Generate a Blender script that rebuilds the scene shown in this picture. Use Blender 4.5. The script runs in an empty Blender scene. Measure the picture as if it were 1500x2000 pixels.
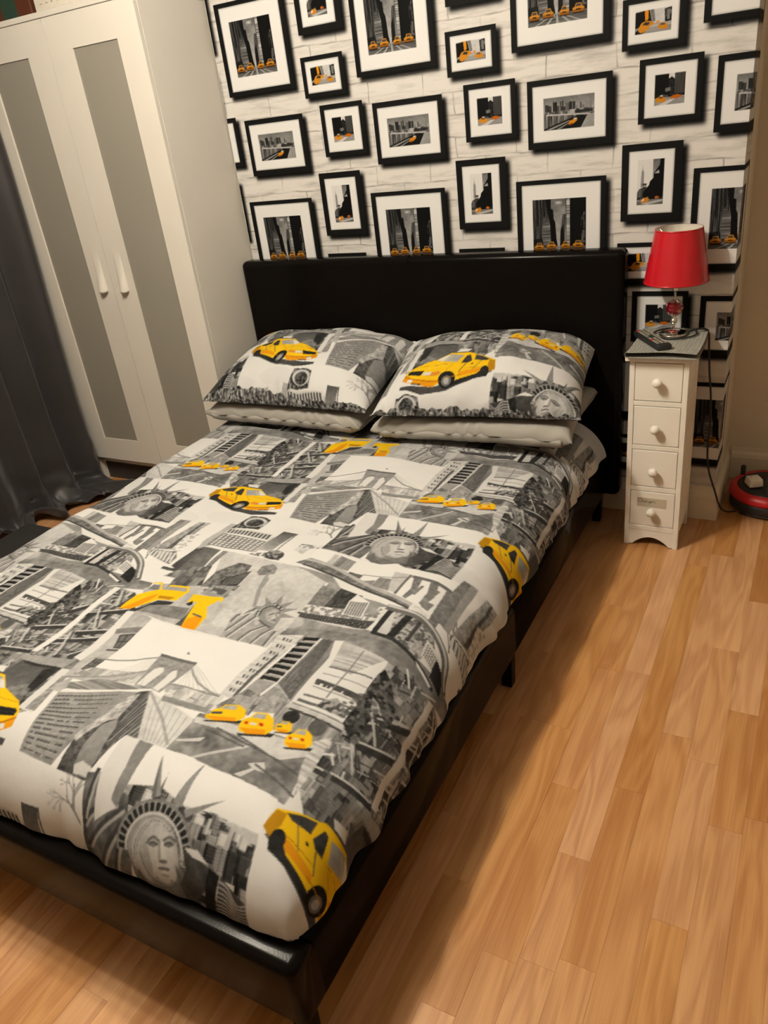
import bpy, bmesh, math, random
import numpy as np
from mathutils import Vector, Matrix

random.seed(7)
RNG = np.random.default_rng(7)
S = bpy.context.scene
COL = S.collection

# ------------------------------------------------------------------ camera
CAM = np.array([1.874, -2.5142, 1.362])
YAW, PIT, ROLL, FPX = 0.5447, 0.4783, 0.1304, 1493.345


def cam_axes():
    cy, sy = math.cos(YAW), math.sin(YAW)
    f = np.array([-sy * math.cos(PIT), cy * math.cos(PIT), -math.sin(PIT)])
    r = np.array([cy, sy, 0.0])
    d = np.cross(f, r)
    return (math.cos(ROLL) * r + math.sin(ROLL) * d,
            -math.sin(ROLL) * r + math.cos(ROLL) * d, f)


AX_R, AX_D, AX_F = cam_axes()
camd = bpy.data.cameras.new('camera')
camd.sensor_fit = 'VERTICAL'
camd.sensor_height = 36.0
camd.sensor_width = 27.0
camd.lens = FPX / 2000.0 * 36.0
camd.clip_start = 0.02
cam = bpy.data.objects.new('camera', camd)
COL.objects.link(cam)
M3 = Matrix((AX_R, -AX_D, -AX_F)).transposed()
cam.matrix_world = Matrix.Translation(Vector(CAM)) @ M3.to_4x4()
S.camera = cam

# ------------------------------------------------------------------ world, light, exposure
w = bpy.data.worlds.new('world')
S.world = w
w.use_nodes = True
w.node_tree.nodes['Background'].inputs[0].default_value = (0.9, 0.8, 0.65, 1)
w.node_tree.nodes['Background'].inputs[1].default_value = 0.02
for k, (lx, ly, lz, pw) in enumerate([(0.54, -1.80, 2.30, 22.5), (0.59, -1.60, 2.30, 22.5), (0.55, -1.40, 2.30, 22.5)]):
    ld = bpy.data.lights.new('ceiling_bulb', 'POINT')
    ld.energy = pw
    ld.color = (1.0, 0.91, 0.765)
    ld.shadow_soft_size = 0.035
    lo = bpy.data.objects.new('ceiling_bulb', ld)
    lo.location = (lx, ly, lz)
    COL.objects.link(lo)
S.view_settings.view_transform = 'Standard'
S.view_settings.look = 'None'
S.view_settings.gamma = 1.0
S.view_settings.use_curve_mapping = False
S.view_settings.exposure = 0.92


# ------------------------------------------------------------------ helpers: pixel to place
def ray(u, v):
    return AX_R * ((u - 750) / FPX) + AX_D * ((v - 1000) / FPX) + AX_F


def on_z(u, v, z):
    d = ray(u, v)
    return CAM + d * ((z - CAM[2]) / d[2])


# ------------------------------------------------------------------ helpers: materials
def lin(c):
    c = np.asarray(c, float)
    return np.where(c <= 0.04045, c / 12.92, ((c + 0.055) / 1.055) ** 2.4)


MATS = {}


def mat(name, rgb, rough=0.5, metal=0.0, noise=0.0, nscale=40.0, bump=0.0, bscale=200.0, coat=0.0, sheen=0.0, spec=0.5, trans=0.0, aniso=0.0):
    if name in MATS:
        return MATS[name]
    m = bpy.data.materials.new(name)
    m.use_nodes = True
    nt = m.node_tree
    b = nt.nodes['Principled BSDF']
    b.inputs['Roughness'].default_value = rough
    b.inputs['Metallic'].default_value = metal
    b.inputs['Coat Weight'].default_value = coat
    b.inputs['Sheen Weight'].default_value = sheen
    b.inputs['Specular IOR Level'].default_value = spec
    b.inputs['Transmission Weight'].default_value = trans
    b.inputs['Anisotropic'].default_value = aniso
    c = tuple(rgb) + (1.0,)
    tc = nt.nodes.new('ShaderNodeTexCoord')
    n = nt.nodes.new('ShaderNodeTexNoise')
    n.inputs['Scale'].default_value = nscale
    n.inputs['Detail'].default_value = 4
    nt.links.new(tc.outputs['Object'], n.inputs['Vector'])
    mx = nt.nodes.new('ShaderNodeMix')
    mx.data_type = 'RGBA'
    mx.inputs[6].default_value = tuple(max(0, v * (1 - noise)) for v in rgb) + (1,)
    mx.inputs[7].default_value = tuple(min(1, v * (1 + noise)) for v in rgb) + (1,)
    nt.links.new(n.outputs['Fac'], mx.inputs[0])
    nt.links.new(mx.outputs[2], b.inputs['Base Color'])
    if bump > 0:
        n2 = nt.nodes.new('ShaderNodeTexNoise')
        n2.inputs['Scale'].default_value = bscale
        n2.inputs['Detail'].default_value = 3
        nt.links.new(tc.outputs['Object'], n2.inputs['Vector'])
        bp = nt.nodes.new('ShaderNodeBump')
        bp.inputs['Strength'].default_value = bump
        bp.inputs['Distance'].default_value = 0.002
        nt.links.new(n2.outputs['Fac'], bp.inputs['Height'])
        nt.links.new(bp.outputs['Normal'], b.inputs['Normal'])
    MATS[name] = m
    return m


def print_mat(name, rough=0.85, alpha=False, weave=True, spec=0.2, sheen=0.0):
    m = bpy.data.materials.new(name)
    m.use_nodes = True
    nt = m.node_tree
    b = nt.nodes['Principled BSDF']
    b.inputs['Roughness'].default_value = rough
    b.inputs['Specular IOR Level'].default_value = spec
    b.inputs['Sheen Weight'].default_value = sheen
    a = nt.nodes.new('ShaderNodeAttribute')
    a.attribute_name = 'Col'
    nt.links.new(a.outputs['Color'], b.inputs['Base Color'])
    if alpha:
        nt.links.new(a.outputs['Alpha'], b.inputs['Alpha'])
    if weave:
        tc = nt.nodes.new('ShaderNodeTexCoord')
        n = nt.nodes.new('ShaderNodeTexNoise')
        n.inputs['Scale'].default_value = 28
        n.inputs['Detail'].default_value = 3
        nt.links.new(tc.outputs['Object'], n.inputs['Vector'])
        bp = nt.nodes.new('ShaderNodeBump')
        bp.inputs['Strength'].default_value = 0.25
        bp.inputs['Distance'].default_value = 0.006
        nt.links.new(n.outputs['Fac'], bp.inputs['Height'])
        nt.links.new(bp.outputs['Normal'], b.inputs['Normal'])
    return m


# ------------------------------------------------------------------ helpers: meshes
def link(name, me, parent=None, m=None):
    o = bpy.data.objects.new(name, me)
    COL.objects.link(o)
    if m is not None:
        me.materials.append(m)
    if parent is not None:
        o.parent = parent
    return o


def tag(o, label, cat, group=None, kind=None):
    o['label'] = label
    o['category'] = cat
    if group:
        o['group'] = group
    if kind:
        o['kind'] = kind
    return o


def thing(name, label, cat, loc=(0, 0, 0), rz=0.0, group=None):
    o = bpy.data.objects.new(name, None)
    o.empty_display_size = 0.05
    o.location = loc
    o.rotation_euler = (0, 0, rz)
    COL.objects.link(o)
    return tag(o, label, cat, group)


def struct(name, me, m):
    o = link(name, me, None, m)
    o['kind'] = 'structure'
    return o


def grid_mesh(name, P, colr=None, smooth=True, close_u=False, close_v=False, keep=None):
    n, k = P.shape[:2]
    me = bpy.data.meshes.new(name)
    idx = np.arange(n * k).reshape(n, k)
    if close_u:
        idx = np.vstack([idx, idx[:1]])
    if close_v:
        idx = np.hstack([idx, idx[:, :1]])
    q = np.stack([idx[:-1, :-1], idx[1:, :-1], idx[1:, 1:], idx[:-1, 1:]], -1).reshape(-1, 4)
    if keep is not None:
        q = q[keep.reshape(-1)]
    nf = len(q)
    me.vertices.add(n * k)
    me.vertices.foreach_set('co', P.reshape(-1).astype(np.float32))
    me.loops.add(nf * 4)
    me.loops.foreach_set('vertex_index', q.reshape(-1).astype(np.int32))
    me.polygons.add(nf)
    me.polygons.foreach_set('loop_start', (np.arange(nf) * 4).astype(np.int32))
    me.polygons.foreach_set('use_smooth', np.full(nf, smooth))
    me.update(calc_edges=True)
    if colr is not None:
        at = me.attributes.new('Col', 'FLOAT_COLOR', 'POINT')
        c = np.ones((n * k, 4), np.float32)
        c[:, :colr.shape[-1]] = colr.reshape(n * k, -1)
        at.data.foreach_set('color', c.reshape(-1))
    return me


def bm_mesh(name, bm, smooth=False, angle=None):
    bmesh.ops.recalc_face_normals(bm, faces=bm.faces)
    me = bpy.data.meshes.new(name)
    bm.to_mesh(me)
    bm.free()
    if smooth:
        for p in me.polygons:
            p.use_smooth = True
    return me


def add_box(bm, lo, hi, bev=0.0, seg=2):
    r = bmesh.ops.create_cube(bm, size=1.0)
    vs = r['verts']
    lo, hi = Vector(lo), Vector(hi)
    for v in vs:
        v.co = Vector(((lo[i] + hi[i]) / 2 + v.co[i] * (hi[i] - lo[i])) for i in range(3))
    if bev > 0:
        es = list({e for v in vs for e in v.link_edges})
        bmesh.ops.bevel(bm, geom=es, offset=bev, segments=seg, profile=0.5, affect='EDGES')


def box(name, lo, hi, m, parent=None, bev=0.0, seg=2, smooth=None):
    bm = bmesh.new()
    add_box(bm, lo, hi, bev, seg)
    me = bm_mesh(name, bm, smooth=(bev > 0 and seg > 2) if smooth is None else smooth)
    return link(name, me, parent, m)


def lathe(name, prof, m, parent=None, loc=(0, 0, 0), seg=32, smooth=True):
    """prof: list of (r, z) from bottom to top"""
    prof = np.array(prof, float)
    a = np.linspace(0, 2 * math.pi, seg, endpoint=False)
    P = np.zeros((len(prof), seg, 3))
    P[:, :, 0] = prof[:, :1] * np.cos(a)
    P[:, :, 1] = prof[:, :1] * np.sin(a)
    P[:, :, 2] = prof[:, 1:2]
    me = grid_mesh(name, P, smooth=smooth, close_v=True)
    o = link(name, me, parent, m)
    o.location = loc
    return o


def smooth_path(pts, n):
    pts = np.array(pts, float)
    t = np.linspace(0, len(pts) - 1, n)
    i = np.clip(t.astype(int), 0, len(pts) - 2)
    f = (t - i)[:, None]
    p0 = pts[np.clip(i - 1, 0, None)]
    p1, p2 = pts[i], pts[i + 1]
    p3 = pts[np.clip(i + 2, None, len(pts) - 1)]
    return 0.5 * (2 * p1 + (p2 - p0) * f + (2 * p0 - 5 * p1 + 4 * p2 - p3) * f ** 2 + (3 * p1 - p0 - 3 * p2 + p3) * f ** 3)


def tube(name, pts, r, m, parent=None, n=40, seg=8):
    p = smooth_path(pts, n)
    t = np.gradient(p, axis=0)
    t /= np.linalg.norm(t, axis=1)[:, None] + 1e-9
    up = np.array([0.13, 0.21, 0.97])
    a = np.cross(t, up)
    a /= np.linalg.norm(a, axis=1)[:, None] + 1e-9
    b = np.cross(t, a)
    ang = np.linspace(0, 2 * math.pi, seg, endpoint=False)
    P = p[:, None, :] + r * (a[:, None, :] * np.cos(ang)[None, :, None] + b[:, None, :] * np.sin(ang)[None, :, None])
    me = grid_mesh(name, P, close_v=True)
    return link(name, me, parent, m)


# ------------------------------------------------------------------ a little drawing canvas for the flat prints
def periodic_noise(h, w_, cells_h, cells_w, rng):
    g = rng.random((cells_h, cells_w))
    y = np.arange(h) / h * cells_h
    x = np.arange(w_) / w_ * cells_w
    y0, x0 = y.astype(int), x.astype(int)
    fy, fx = y - y0, x - x0
    fy, fx = fy * fy * (3 - 2 * fy), fx * fx * (3 - 2 * fx)
    y1, x1 = (y0 + 1) % cells_h, (x0 + 1) % cells_w
    a = g[np.ix_(y0, x0)] * (1 - fx) + g[np.ix_(y0, x1)] * fx
    b = g[np.ix_(y1, x0)] * (1 - fx) + g[np.ix_(y1, x1)] * fx
    return a * (1 - fy[:, None]) + b * fy[:, None]


def lattice(n, k, cn, ck, seed):
    return periodic_noise(n, k, max(2, cn), max(2, ck), np.random.default_rng(seed)) - .5


class Canvas:
    def __init__(self, w_, h, base=0.86, wrap=False, seed=1, unit=1.0):
        self.w, self.h, self.wrap = w_, h, wrap
        self.a = np.full((h, w_, 3), base, float)
        self.rng = np.random.default_rng(seed)
        r = self.rng
        u = unit
        c = lambda k: (max(2, int(h / k / u)), max(2, int(w_ / k / u)))
        self.t = {}
        self.t['n'] = sum(periodic_noise(h, w_, *c(k), r) * q for k, q in ((60, .4), (25, .3), (9, .3))) - 0.5
        self.t['f'] = sum(periodic_noise(h, w_, *c(k), r) * q for k, q in ((10, .35), (5, .35), (2.4, .3))) - 0.5
        self.t['c'] = self.city(u)
        self.t['s'] = np.repeat(periodic_noise(h, w_, max(2, int(h / 90 / u)), max(2, int(w_ / 4 / u)), r), 1, 0) - 0.5
        self.t['h'] = periodic_noise(h, w_, max(2, int(h / 4 / u)), max(2, int(w_ / 90 / u)), r) - 0.5
        self.t['l'] = (periodic_noise(h, w_, *c(7), r) > 0.5) * 0.6 + periodic_noise(h, w_, *c(3), r) * 0.5 - 0.5
        self.yy, self.xx = np.mgrid[0:h, 0:w_]

    def city(self, u):
        """rows of printed buildings with window grids"""
        t = np.zeros((self.h, self.w))
        r = self.rng
        y = -60
        while y < self.h:
            x = int(r.integers(-10, 10))
            while x < self.w:
                bw, bh = int(r.integers(7, 22) * u) + 2, int(r.integers(14, 60) * u) + 3
                top = y + int(r.integers(0, 30) * u)
                v = r.uniform(-.55, .45)
                blk = np.full((bh, bw), v)
                k = max(2, int(r.integers(3, 6) * u))
                if r.random() < .55:
                    blk[k // 2::k, 1:-1] -= .30
                    blk[:, ::max(2, int(4 * u))] = v
                elif r.random() < .6:
                    blk[:, 1::max(2, int(3 * u))] -= .28
                blk[:, :max(1, bw // 4)] -= .15
                blk[0, :] += .2
                xs = np.arange(x, x + bw) % self.w
                ys = np.arange(top, top + bh) % self.h
                t[np.ix_(ys, xs)] = blk
                x += int(bw * r.uniform(.7, 1.15)) + 1
            y += int(15 * u) + 2
        return t

    def _poly1(self, pts, colr, alpha, tex, amp, grad):
        x0, y0 = np.floor(pts.min(0)).astype(int)
        x1, y1 = np.ceil(pts.max(0)).astype(int) + 1
        x0, y0, x1, y1 = max(x0, 0), max(y0, 0), min(x1, self.w), min(y1, self.h)
        if x0 >= x1 or y0 >= y1:
            return
        X = np.arange(x0, x1)[None, :] + 0.5
        Y = np.arange(y0, y1)[:, None] + 0.5
        ins = np.zeros((y1 - y0, x1 - x0), bool)
        q = np.roll(pts, -1, 0)
        for (ax, ay), (bx, by) in zip(pts, q):
            if ay == by:
                continue
            c = ((ay > Y) != (by > Y))
            xi = ax + (Y - ay) * (bx - ax) / (by - ay)
            ins ^= c & (X < xi)
        if not ins.any():
            return
        sub = self.a[y0:y1, x0:x1]
        cc = np.broadcast_to(np.asarray(colr, float), (3,)) + np.zeros(sub.shape)
        if tex:
            cc = cc + (amp * self.t[tex][y0:y1, x0:x1])[..., None]
        if grad:
            g = (Y - pts[:, 1].min()) / (np.ptp(pts[:, 1]) + 1e-6) - 0.5
            cc = cc + grad * (g + 0 * X)[..., None]
        sub[ins] = sub[ins] * (1 - alpha) + np.clip(cc, 0.03, 0.97)[ins] * alpha

    def poly(self, pts, colr, alpha=1.0, tex=None, amp=0.3, grad=0.0):
        pts = np.asarray(pts, float)
        if not self.wrap:
            return self._poly1(pts, colr, alpha, tex, amp, grad)
        sx = math.floor(pts[:, 0].min() / self.w)
        ex = math.floor(pts[:, 0].max() / self.w)
        sy = math.floor(pts[:, 1].min() / self.h)
        ey = math.floor(pts[:, 1].max() / self.h)
        for i in range(sx, ex + 1):
            for j in range(sy, ey + 1):
                self._poly1(pts - [i * self.w, j * self.h], colr, alpha, tex, amp, grad)

    def line(self, pts, wd, colr, alpha=1.0):
        pts = np.asarray(pts, float)
        for a, b in zip(pts[:-1], pts[1:]):
            d = b - a
            L = np.hypot(*d)
            if L < 1e-6:
                continue
            n = np.array([-d[1], d[0]]) / L * wd / 2
            e = d / L * wd * 0.25
            self.poly([a + n - e, b + n + e, b - n + e, a - n - e], colr, alpha)

    def ell(self, c, rx, ry, colr, ang=0.0, alpha=1.0, n=20, **kw):
        t = np.linspace(0, 2 * math.pi, n, endpoint=False)
        ca, sa = math.cos(ang), math.sin(ang)
        x, y = rx * np.cos(t), ry * np.sin(t)
        self.poly(np.stack([c[0] + x * ca - y * sa, c[1] + x * sa + y * ca], -1), colr, alpha, **kw)


YEL, ORA, DYEL = (0.95, 0.77, 0.07), (0.90, 0.60, 0.05), (0.72, 0.52, 0.05)
RED = (0.75, 0.16, 0.08)

# ------------------------------------------------------------------ the bed linen print: one repeat, 1 px = 1 mm
TW, TH, SHEAR = 887, 917, 0.028 / 0.887
ZTOP = 0.40
CROPS = dict(A=(380, 830, 4.6875), B=(640, 830, 4.6875), C=(200, 930, 4.6875), D=(400, 1000, 4.6875),
             E=(600, 980, 4.1667), F=(0, 1100, 3.75), G=(300, 1100, 3.75), H=(540, 1080, 3.75),
             I=(320, 1340, 3.5714), J=(560, 1240, 4.4118), K=(120, 1440, 3.409), L=(0, 1200, 3.0))


def tile_uv(x, y):
    return x * 1000.0, (-y - SHEAR * x) * 1000.0


def T(c, *pts):
    """points read off the photograph -> millimetres on the cloth"""
    x0, y0, s = CROPS[c]
    out = []
    for a, b in pts:
        p = on_z(x0 + a / s, y0 + b / s, ZTOP)
        out.append(tile_uv(p[0], p[1]))
    return np.array(out)


def lerp(a, b, t):
    return np.asarray(a) * (1 - t) + np.asarray(b) * t


def draw_linen():
    cv = Canvas(TW, TH, 0.90, wrap=True, seed=11)
    P = lambda c, pts, g, **k: cv.poly(T(c, *pts), g, **k)
    Ln = lambda c, pts, wd, g, **k: cv.line(T(c, *pts), wd, g, **k)

    def hatch(c, q, n, wd, g, along=True, jit=0.0, dash=None):
        """n lines across quad q = (a, b, c, d) given on the photograph"""
        a, b, cc, d = T(c, *q)
        for i in range(n):
            t = (i + .5) / n + jit * (cv.rng.random() - .5) / n
            p, r = (lerp(a, d, t), lerp(b, cc, t)) if along else (lerp(a, b, t), lerp(d, cc, t))
            if dash:
                for j in range(dash):
                    if cv.rng.random() < .85:
                        cv.line([lerp(p, r, (j + .15) / dash), lerp(p, r, (j + .7) / dash)], wd, g)
            else:
                cv.line([p, r], wd, g)

    def cells(c, q, nu, nv, fu, fv, g, jit=0.0):
        a, b, cc, d = T(c, *q)
        for i in range(nu):
            for j in range(nv):
                if jit and cv.rng.random() < jit:
                    continue
                u0, u1 = (i + .5 - fu / 2) / nu, (i + .5 + fu / 2) / nu
                v0, v1 = (j + .5 - fv / 2) / nv, (j + .5 + fv / 2) / nv
                pt = lambda u, v: lerp(lerp(a, b, u), lerp(d, cc, u), v)
                cv.poly([pt(u0, v0), pt(u1, v0), pt(u1, v1), pt(u0, v1)], g)

    # soft clouds over the white ground
    for _ in range(9):
        cv.ell((cv.rng.random() * TW, cv.rng.random() * TH), 70, 34, 0.82, alpha=0.25)

    # --- river under the great bridge, and the fire-escape house
    P('H', [(60, 590), (160, 480), (660, 600), (1040, 750), (1180, 850), (1260, 930), (1290, 1130), (1190, 1110), (1100, 960), (1000, 870), (840, 800), (620, 740), (340, 640)], 0.58, tex='n', amp=.25)
    P('F', [(-160, 30), (300, -20), (760, 60), (1120, 150), (1080, 205), (880, 190), (600, 130), (350, 75), (100, 60)], 0.55, tex='n', amp=.25, grad=.1)
    P('F', [(580, 125), (880, 185), (1000, 230), (1000, 375), (700, 700), (480, 860), (230, 1125), (0, 1160), (-260, 900), (-160, 620), (0, 500), (200, 420), (400, 240)], 0.52, tex='c', amp=.5)
    for _ in range(150):
        a = np.array([cv.rng.uniform(-40, 900), cv.rng.uniform(170, 800)])
        if a[1] > 980 - a[0] * .75 + 60 or a[1] < 560 - a[0] * .55:
            continue
        d = [np.array([150, -12]), np.array([46, -110]), np.array([70, -60]), np.array([110, 20])][cv.rng.integers(0, 4)] * cv.rng.uniform(.3, .9)
        Ln('F', [a, a + d], cv.rng.uniform(1.5, 5), cv.rng.choice([.18, .3, .8, .88, .7]))
    for q in [((-260, 560), (-20, 640)), ((20, 640), (230, 672)), ((240, 492), (490, 476)), ((430, 378), (650, 340)), ((620, 395), (930, 372)), ((560, 520), (790, 512)), ((400, 580), (710, 568)), ((190, 440), (420, 400))]:
        Ln('F', q, 13, .22)
        Ln('F', [(q[0][0], q[0][1] - 16), (q[1][0], q[1][1] - 16)], 4, .8)
    for q in [((540, 260), (490, 320)), ((900, 215), (860, 330)), ((740, 340), (690, 480)), ((400, 350), (360, 460)), ((220, 480), (150, 600)), ((520, 510), (410, 700)), ((640, 640), (500, 700))]:
        Ln('F', q, 5, .75)
        Ln('F', [(q[0][0] + 22, q[0][1]), (q[1][0] + 22, q[1][1])], 4, .28)
    P('F', [(850, 185), (892, 190), (285, 672), (238, 668)], .90)
    P('F', [(940, 368), (995, 378), (600, 745), (552, 716)], .88)
    P('F', [(995, 378), (1120, 420), (700, 850), (480, 870), (600, 745)], .72, tex='n', amp=.1)
    P('F', [(858, 490), (1060, 482), (1030, 520), (840, 525)], .5)
    P('F', [(880, 532), (1000, 527), (885, 632), (828, 626)], .25)
    cells('F', ((885, 535), (995, 530), (885, 630), (835, 624)), 2, 2, .75, .8, .42)
    P('F', [(712, 714), (790, 714), (665, 822), (606, 812)], .25)
    cells('F', ((716, 718), (783, 718), (662, 818), (614, 810)), 2, 3, .75, .8, .42)
    Ln('F', [(785, 642), (860, 645)], 7, .35)
    # garage front
    P('F', [(175, 735), (462, 812), (160, 1055), (-60, 1010), (-40, 880)], .37, grad=.06)
    P('F', [(330, 818), (455, 812), (290, 950), (185, 1038), (205, 960)], .16)
    P('F', [(170, 690), (575, 742), (470, 812), (180, 732)], .62)
    P('F', [(180, 735), (470, 810), (450, 830), (190, 760)], .2)
    for _ in range(10):
        cv.ell(T('F', (cv.rng.uniform(100, 260), cv.rng.uniform(930, 1010)))[0], 9, 7, .55, alpha=.6)
    P('F', [(470, 812), (530, 820), (250, 1140), (150, 1100)], .85)
    P('F', [(470, 870), (505, 880), (270, 1125), (200, 1110)], .6, tex='f', amp=.4)
    # bright facade, left half of the house block
    P('J', [(400, 90), (500, 95), (650, 175), (880, 245), (505, 770), (40, 620), (300, 330), (385, 150)], .87)
    P('J', [(500, 95), (860, 235), (560, 380), (380, 310)], .72, tex='h', amp=.25)
    for q, wd, g in [(((375, 315), (740, 392)), 4, .4), (((325, 375), (700, 470)), 3, .6), (((270, 440), (640, 552)), 9, .3), (((235, 490), (620, 600)), 3, .6), (((160, 560), (560, 650)), 5, .45), (((110, 600), (500, 720)), 7, .4), (((670, 180), (350, 580)), 3, .5)]:
        Ln('J', q, wd, g)
    hatch('J', ((265, 450), (640, 560), (630, 585), (260, 470)), 1, 8, .3, dash=22)
    P('J', [(20, 640), (60, 620), (500, 770), (470, 830), (10, 690)], .5)
    Ln('J', [(40, 640), (490, 800)], 9, .82)
    Ln('J', [(20, 675), (470, 830)], 6, .25)
    P('J', [(250, 650), (330, 600), (440, 580), (500, 640), (480, 720), (380, 700)], .42, tex='l', amp=.5)
    P('J', [(0, 690), (470, 840), (260, 960), (-160, 830)], .55, tex='s', amp=.35)
    for q in [(40, 730), (270, 815)]:
        cv.ell(T('J', q)[0], 13, 17, .22)
    # trees
    P('J', [(850, 300), (905, 375), (965, 560), (920, 690), (860, 665), (800, 560), (745, 520), (720, 700), (640, 805), (620, 905), (540, 885), (485, 765), (600, 620), (700, 470), (790, 350)], .26, tex='l', amp=.42)
    for _ in range(90):
        a = T('J', (cv.rng.uniform(500, 940), cv.rng.uniform(330, 900)))[0]
        if abs((a - T('J', (720, 600))[0])[0] + .9 * (a - T('J', (720, 600))[0])[1]) < 60:
            cv.ell(a, cv.rng.uniform(3, 9), cv.rng.uniform(3, 7), .2 + .2 * cv.rng.random(), alpha=.7)

    # --- seven-storey corner house
    P('G', [(915, 545), (1112, 550), (590, 1035), (495, 990), (700, 770), (850, 640)], .80, tex='h', amp=.12)
    for t in np.linspace(.03, .97, 9):
        p = lerp((985, 560), (575, 965), t)
        for k in range(3):
            a = p + [k * 24 - 14, k * 8 - 8]
            P('G', [a, a + [15, 3], a + [2, 26], a + [-13, 23]], .45 if k else .3)
    Ln('G', [(905, 700), (600, 1010)], 8, .35)
    P('G', [(1115, 565), (1228, 580), (905, 912), (780, 1010), (640, 1000), (800, 860)], .60, grad=.05)
    a0, a1, b0, b1 = (1112, 580), (1212, 592), (808, 872), (915, 900)
    for k in range(8):
        t = k / 7
        Ln('G', [lerp(a0, b0, t), lerp(a1, b1, t)], 13, .13)
        Ln('G', [lerp(a0, b0, t) + [4, 16], lerp(a1, b1, t) + [0, 16]], 3, .75)
    P('G', [(1228, 580), (1246, 582), (790, 1070), (770, 1060)], .85)
    P('G', [(1246, 582), (1335, 600), (1292, 722), (1012, 1055), (918, 920)], .50, tex='s', amp=.2)
    hatch('G', ((1250, 590), (930, 930), (1010, 1040), (1320, 610)), 13, 2.5, .36)
    P('G', [(918, 925), (1010, 1060), (880, 1135), (700, 1125), (790, 1020)], .62, tex='f', amp=.25)
    P('G', [(700, 980), (790, 1005), (705, 1078), (612, 1055)], .10)
    P('G', [(640, 1040), (770, 1080), (700, 1150), (560, 1110)], .6, tex='c', amp=.4)

    # --- road with the small cabs
    P('I', [(205, 205), (320, 230), (1045, 430), (1010, 520), (880, 760), (835, 820), (15, 490), (120, 350)], .50, tex='n', amp=.35)
    P('I', [(225, 240), (560, 310), (1060, 440), (990, 500), (770, 530), (500, 360), (220, 280)], .80, tex='n', amp=.12)
    P('I', [(90, 400), (300, 385), (260, 415), (100, 412)], .8)
    Ln('I', [(150, 540), (320, 495), (620, 430)], 6, .75)
    P('I', [(490, 640), (620, 590), (590, 555), (705, 545), (712, 625), (640, 600), (540, 660)], .80)
    for q in [((380, 320), (820, 540)), ((520, 360), (960, 640)), ((640, 560), (900, 760)), ((300, 330), (560, 440))]:
        Ln('I', q, 4, .36)
    # facade behind the cabs
    P('I', [(790, 150), (900, 160), (1260, 300), (1065, 420), (880, 350), (770, 265)], .55, tex='s', amp=.3)
    Ln('I', [(880, 165), (1245, 300)], 11, .75)
    Ln('I', [(885, 185), (1240, 315)], 5, .25)
    cv.ell(T('I', (895, 245))[0], 17, 16, .18)
    cv.ell(T('I', (1075, 310))[0], 17, 20, .35)
    P('I', [(330, 180), (600, 60), (690, 110), (600, 200)], .62, tex='c', amp=.4)
    P('I', [(1040, 400), (1180, 360), (1000, 640), (900, 770), (960, 560)], .74, tex='h', amp=.3)

    def cab_small(c, x, y, w_, h, back):
        P(c, [(x - .08 * w_, y + .95 * h), (x + 1.02 * w_, y + 1.0 * h), (x + .9 * w_, y + 1.18 * h), (x, y + 1.05 * h)], .15)
        P(c, [(x, y + .55 * h), (x + .12 * w_, y + .28 * h), (x + .35 * w_, y + .18 * h), (x + .5 * w_, y - .05 * h), (x + .85 * w_, y), (x + w_, y + .3 * h), (x + .98 * w_, y + .8 * h), (x + .75 * w_, y + 1.05 * h), (x + .2 * w_, y + .98 * h), (x - .02 * w_, y + .8 * h)], YEL)
        P(c, [(x, y + .66 * h), (x + .74 * w_, y + .80 * h), (x + .75 * w_, y + 1.05 * h), (x + .2 * w_, y + .98 * h)], ORA)
        P(c, [(x + .38 * w_, y + .2 * h), (x + .52 * w_, y), (x + .80 * w_, y + .06 * h), (x + .74 * w_, y + .3 * h)], .66)
        if back:
            P(c, [(x + .16 * w_, y + .38 * h), (x + .26 * w_, y + .38 * h), (x + .26 * w_, y + .52 * h), (x + .16 * w_, y + .5 * h)], RED)
            P(c, [(x + .58 * w_, y + .46 * h), (x + .7 * w_, y + .5 * h), (x + .7 * w_, y + .64 * h), (x + .58 * w_, y + .6 * h)], RED)
            P(c, [(x + .32 * w_, y + .44 * h), (x + .5 * w_, y + .48 * h), (x + .5 * w_, y + .58 * h), (x + .32 * w_, y + .54 * h)], .85)
        else:
            P(c, [(x + .14 * w_, y + .4 * h), (x + .42 * w_, y + .4 * h), (x + .4 * w_, y + .56 * h), (x + .14 * w_, y + .54 * h)], .3)
    cab_small('I', 300, 165, 280, 105, False)
    cab_small('I', 780, 275, 120, 70, False)
    cab_small('I', 530, 225, 245, 130, True)
    cab_small('I', 845, 330, 195, 112, True)

    r2 = np.random.default_rng(5)

    def twig(p, a, L, wd, d):
        e = p + L * np.array([math.cos(a), math.sin(a)])
        cv.line([p, e], wd, .58 if d < 3 else .68)
        if d < 5:
            for _ in range(2 + (d < 2)):
                twig(lerp(p, e, r2.uniform(.5, 1)), a + r2.uniform(-.8, .8), L * r2.uniform(.55, .85), max(1.2, wd * .7), d + 1)
    base = T('D', (1180, 300))[0]
    twig(base, -2.3, 52, 4.5, 0)
    twig(base + [6, 0], -1.6, 46, 3.5, 0)
    # --- suspension bridge walkway
    P('L', [(890, 45), (1564, 212), (1300, 480), (1140, 640), (970, 825), (820, 770), (720, 750), (530, 985), (90, 780), (380, 490)], .92)
    P('L', [(560, 330), (760, 350), (900, 350), (840, 430), (560, 400), (420, 380)], .74, tex='c', amp=.3)
    P('L', [(980, 410), (1330, 500), (1230, 610), (960, 540)], .78, tex='c', amp=.3)
    P('L', [(370, 395), (620, 385), (900, 340), (930, 350), (640, 410), (500, 420)], .70)
    P('L', [(380, 440), (600, 400), (890, 450), (800, 480), (400, 470)], .55, tex='h', amp=.3)
    P('L', [(300, 470), (470, 380), (430, 420), (380, 500)], .7)
    Ln('L', [(380, 485), (860, 462)], 9, .9)
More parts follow.
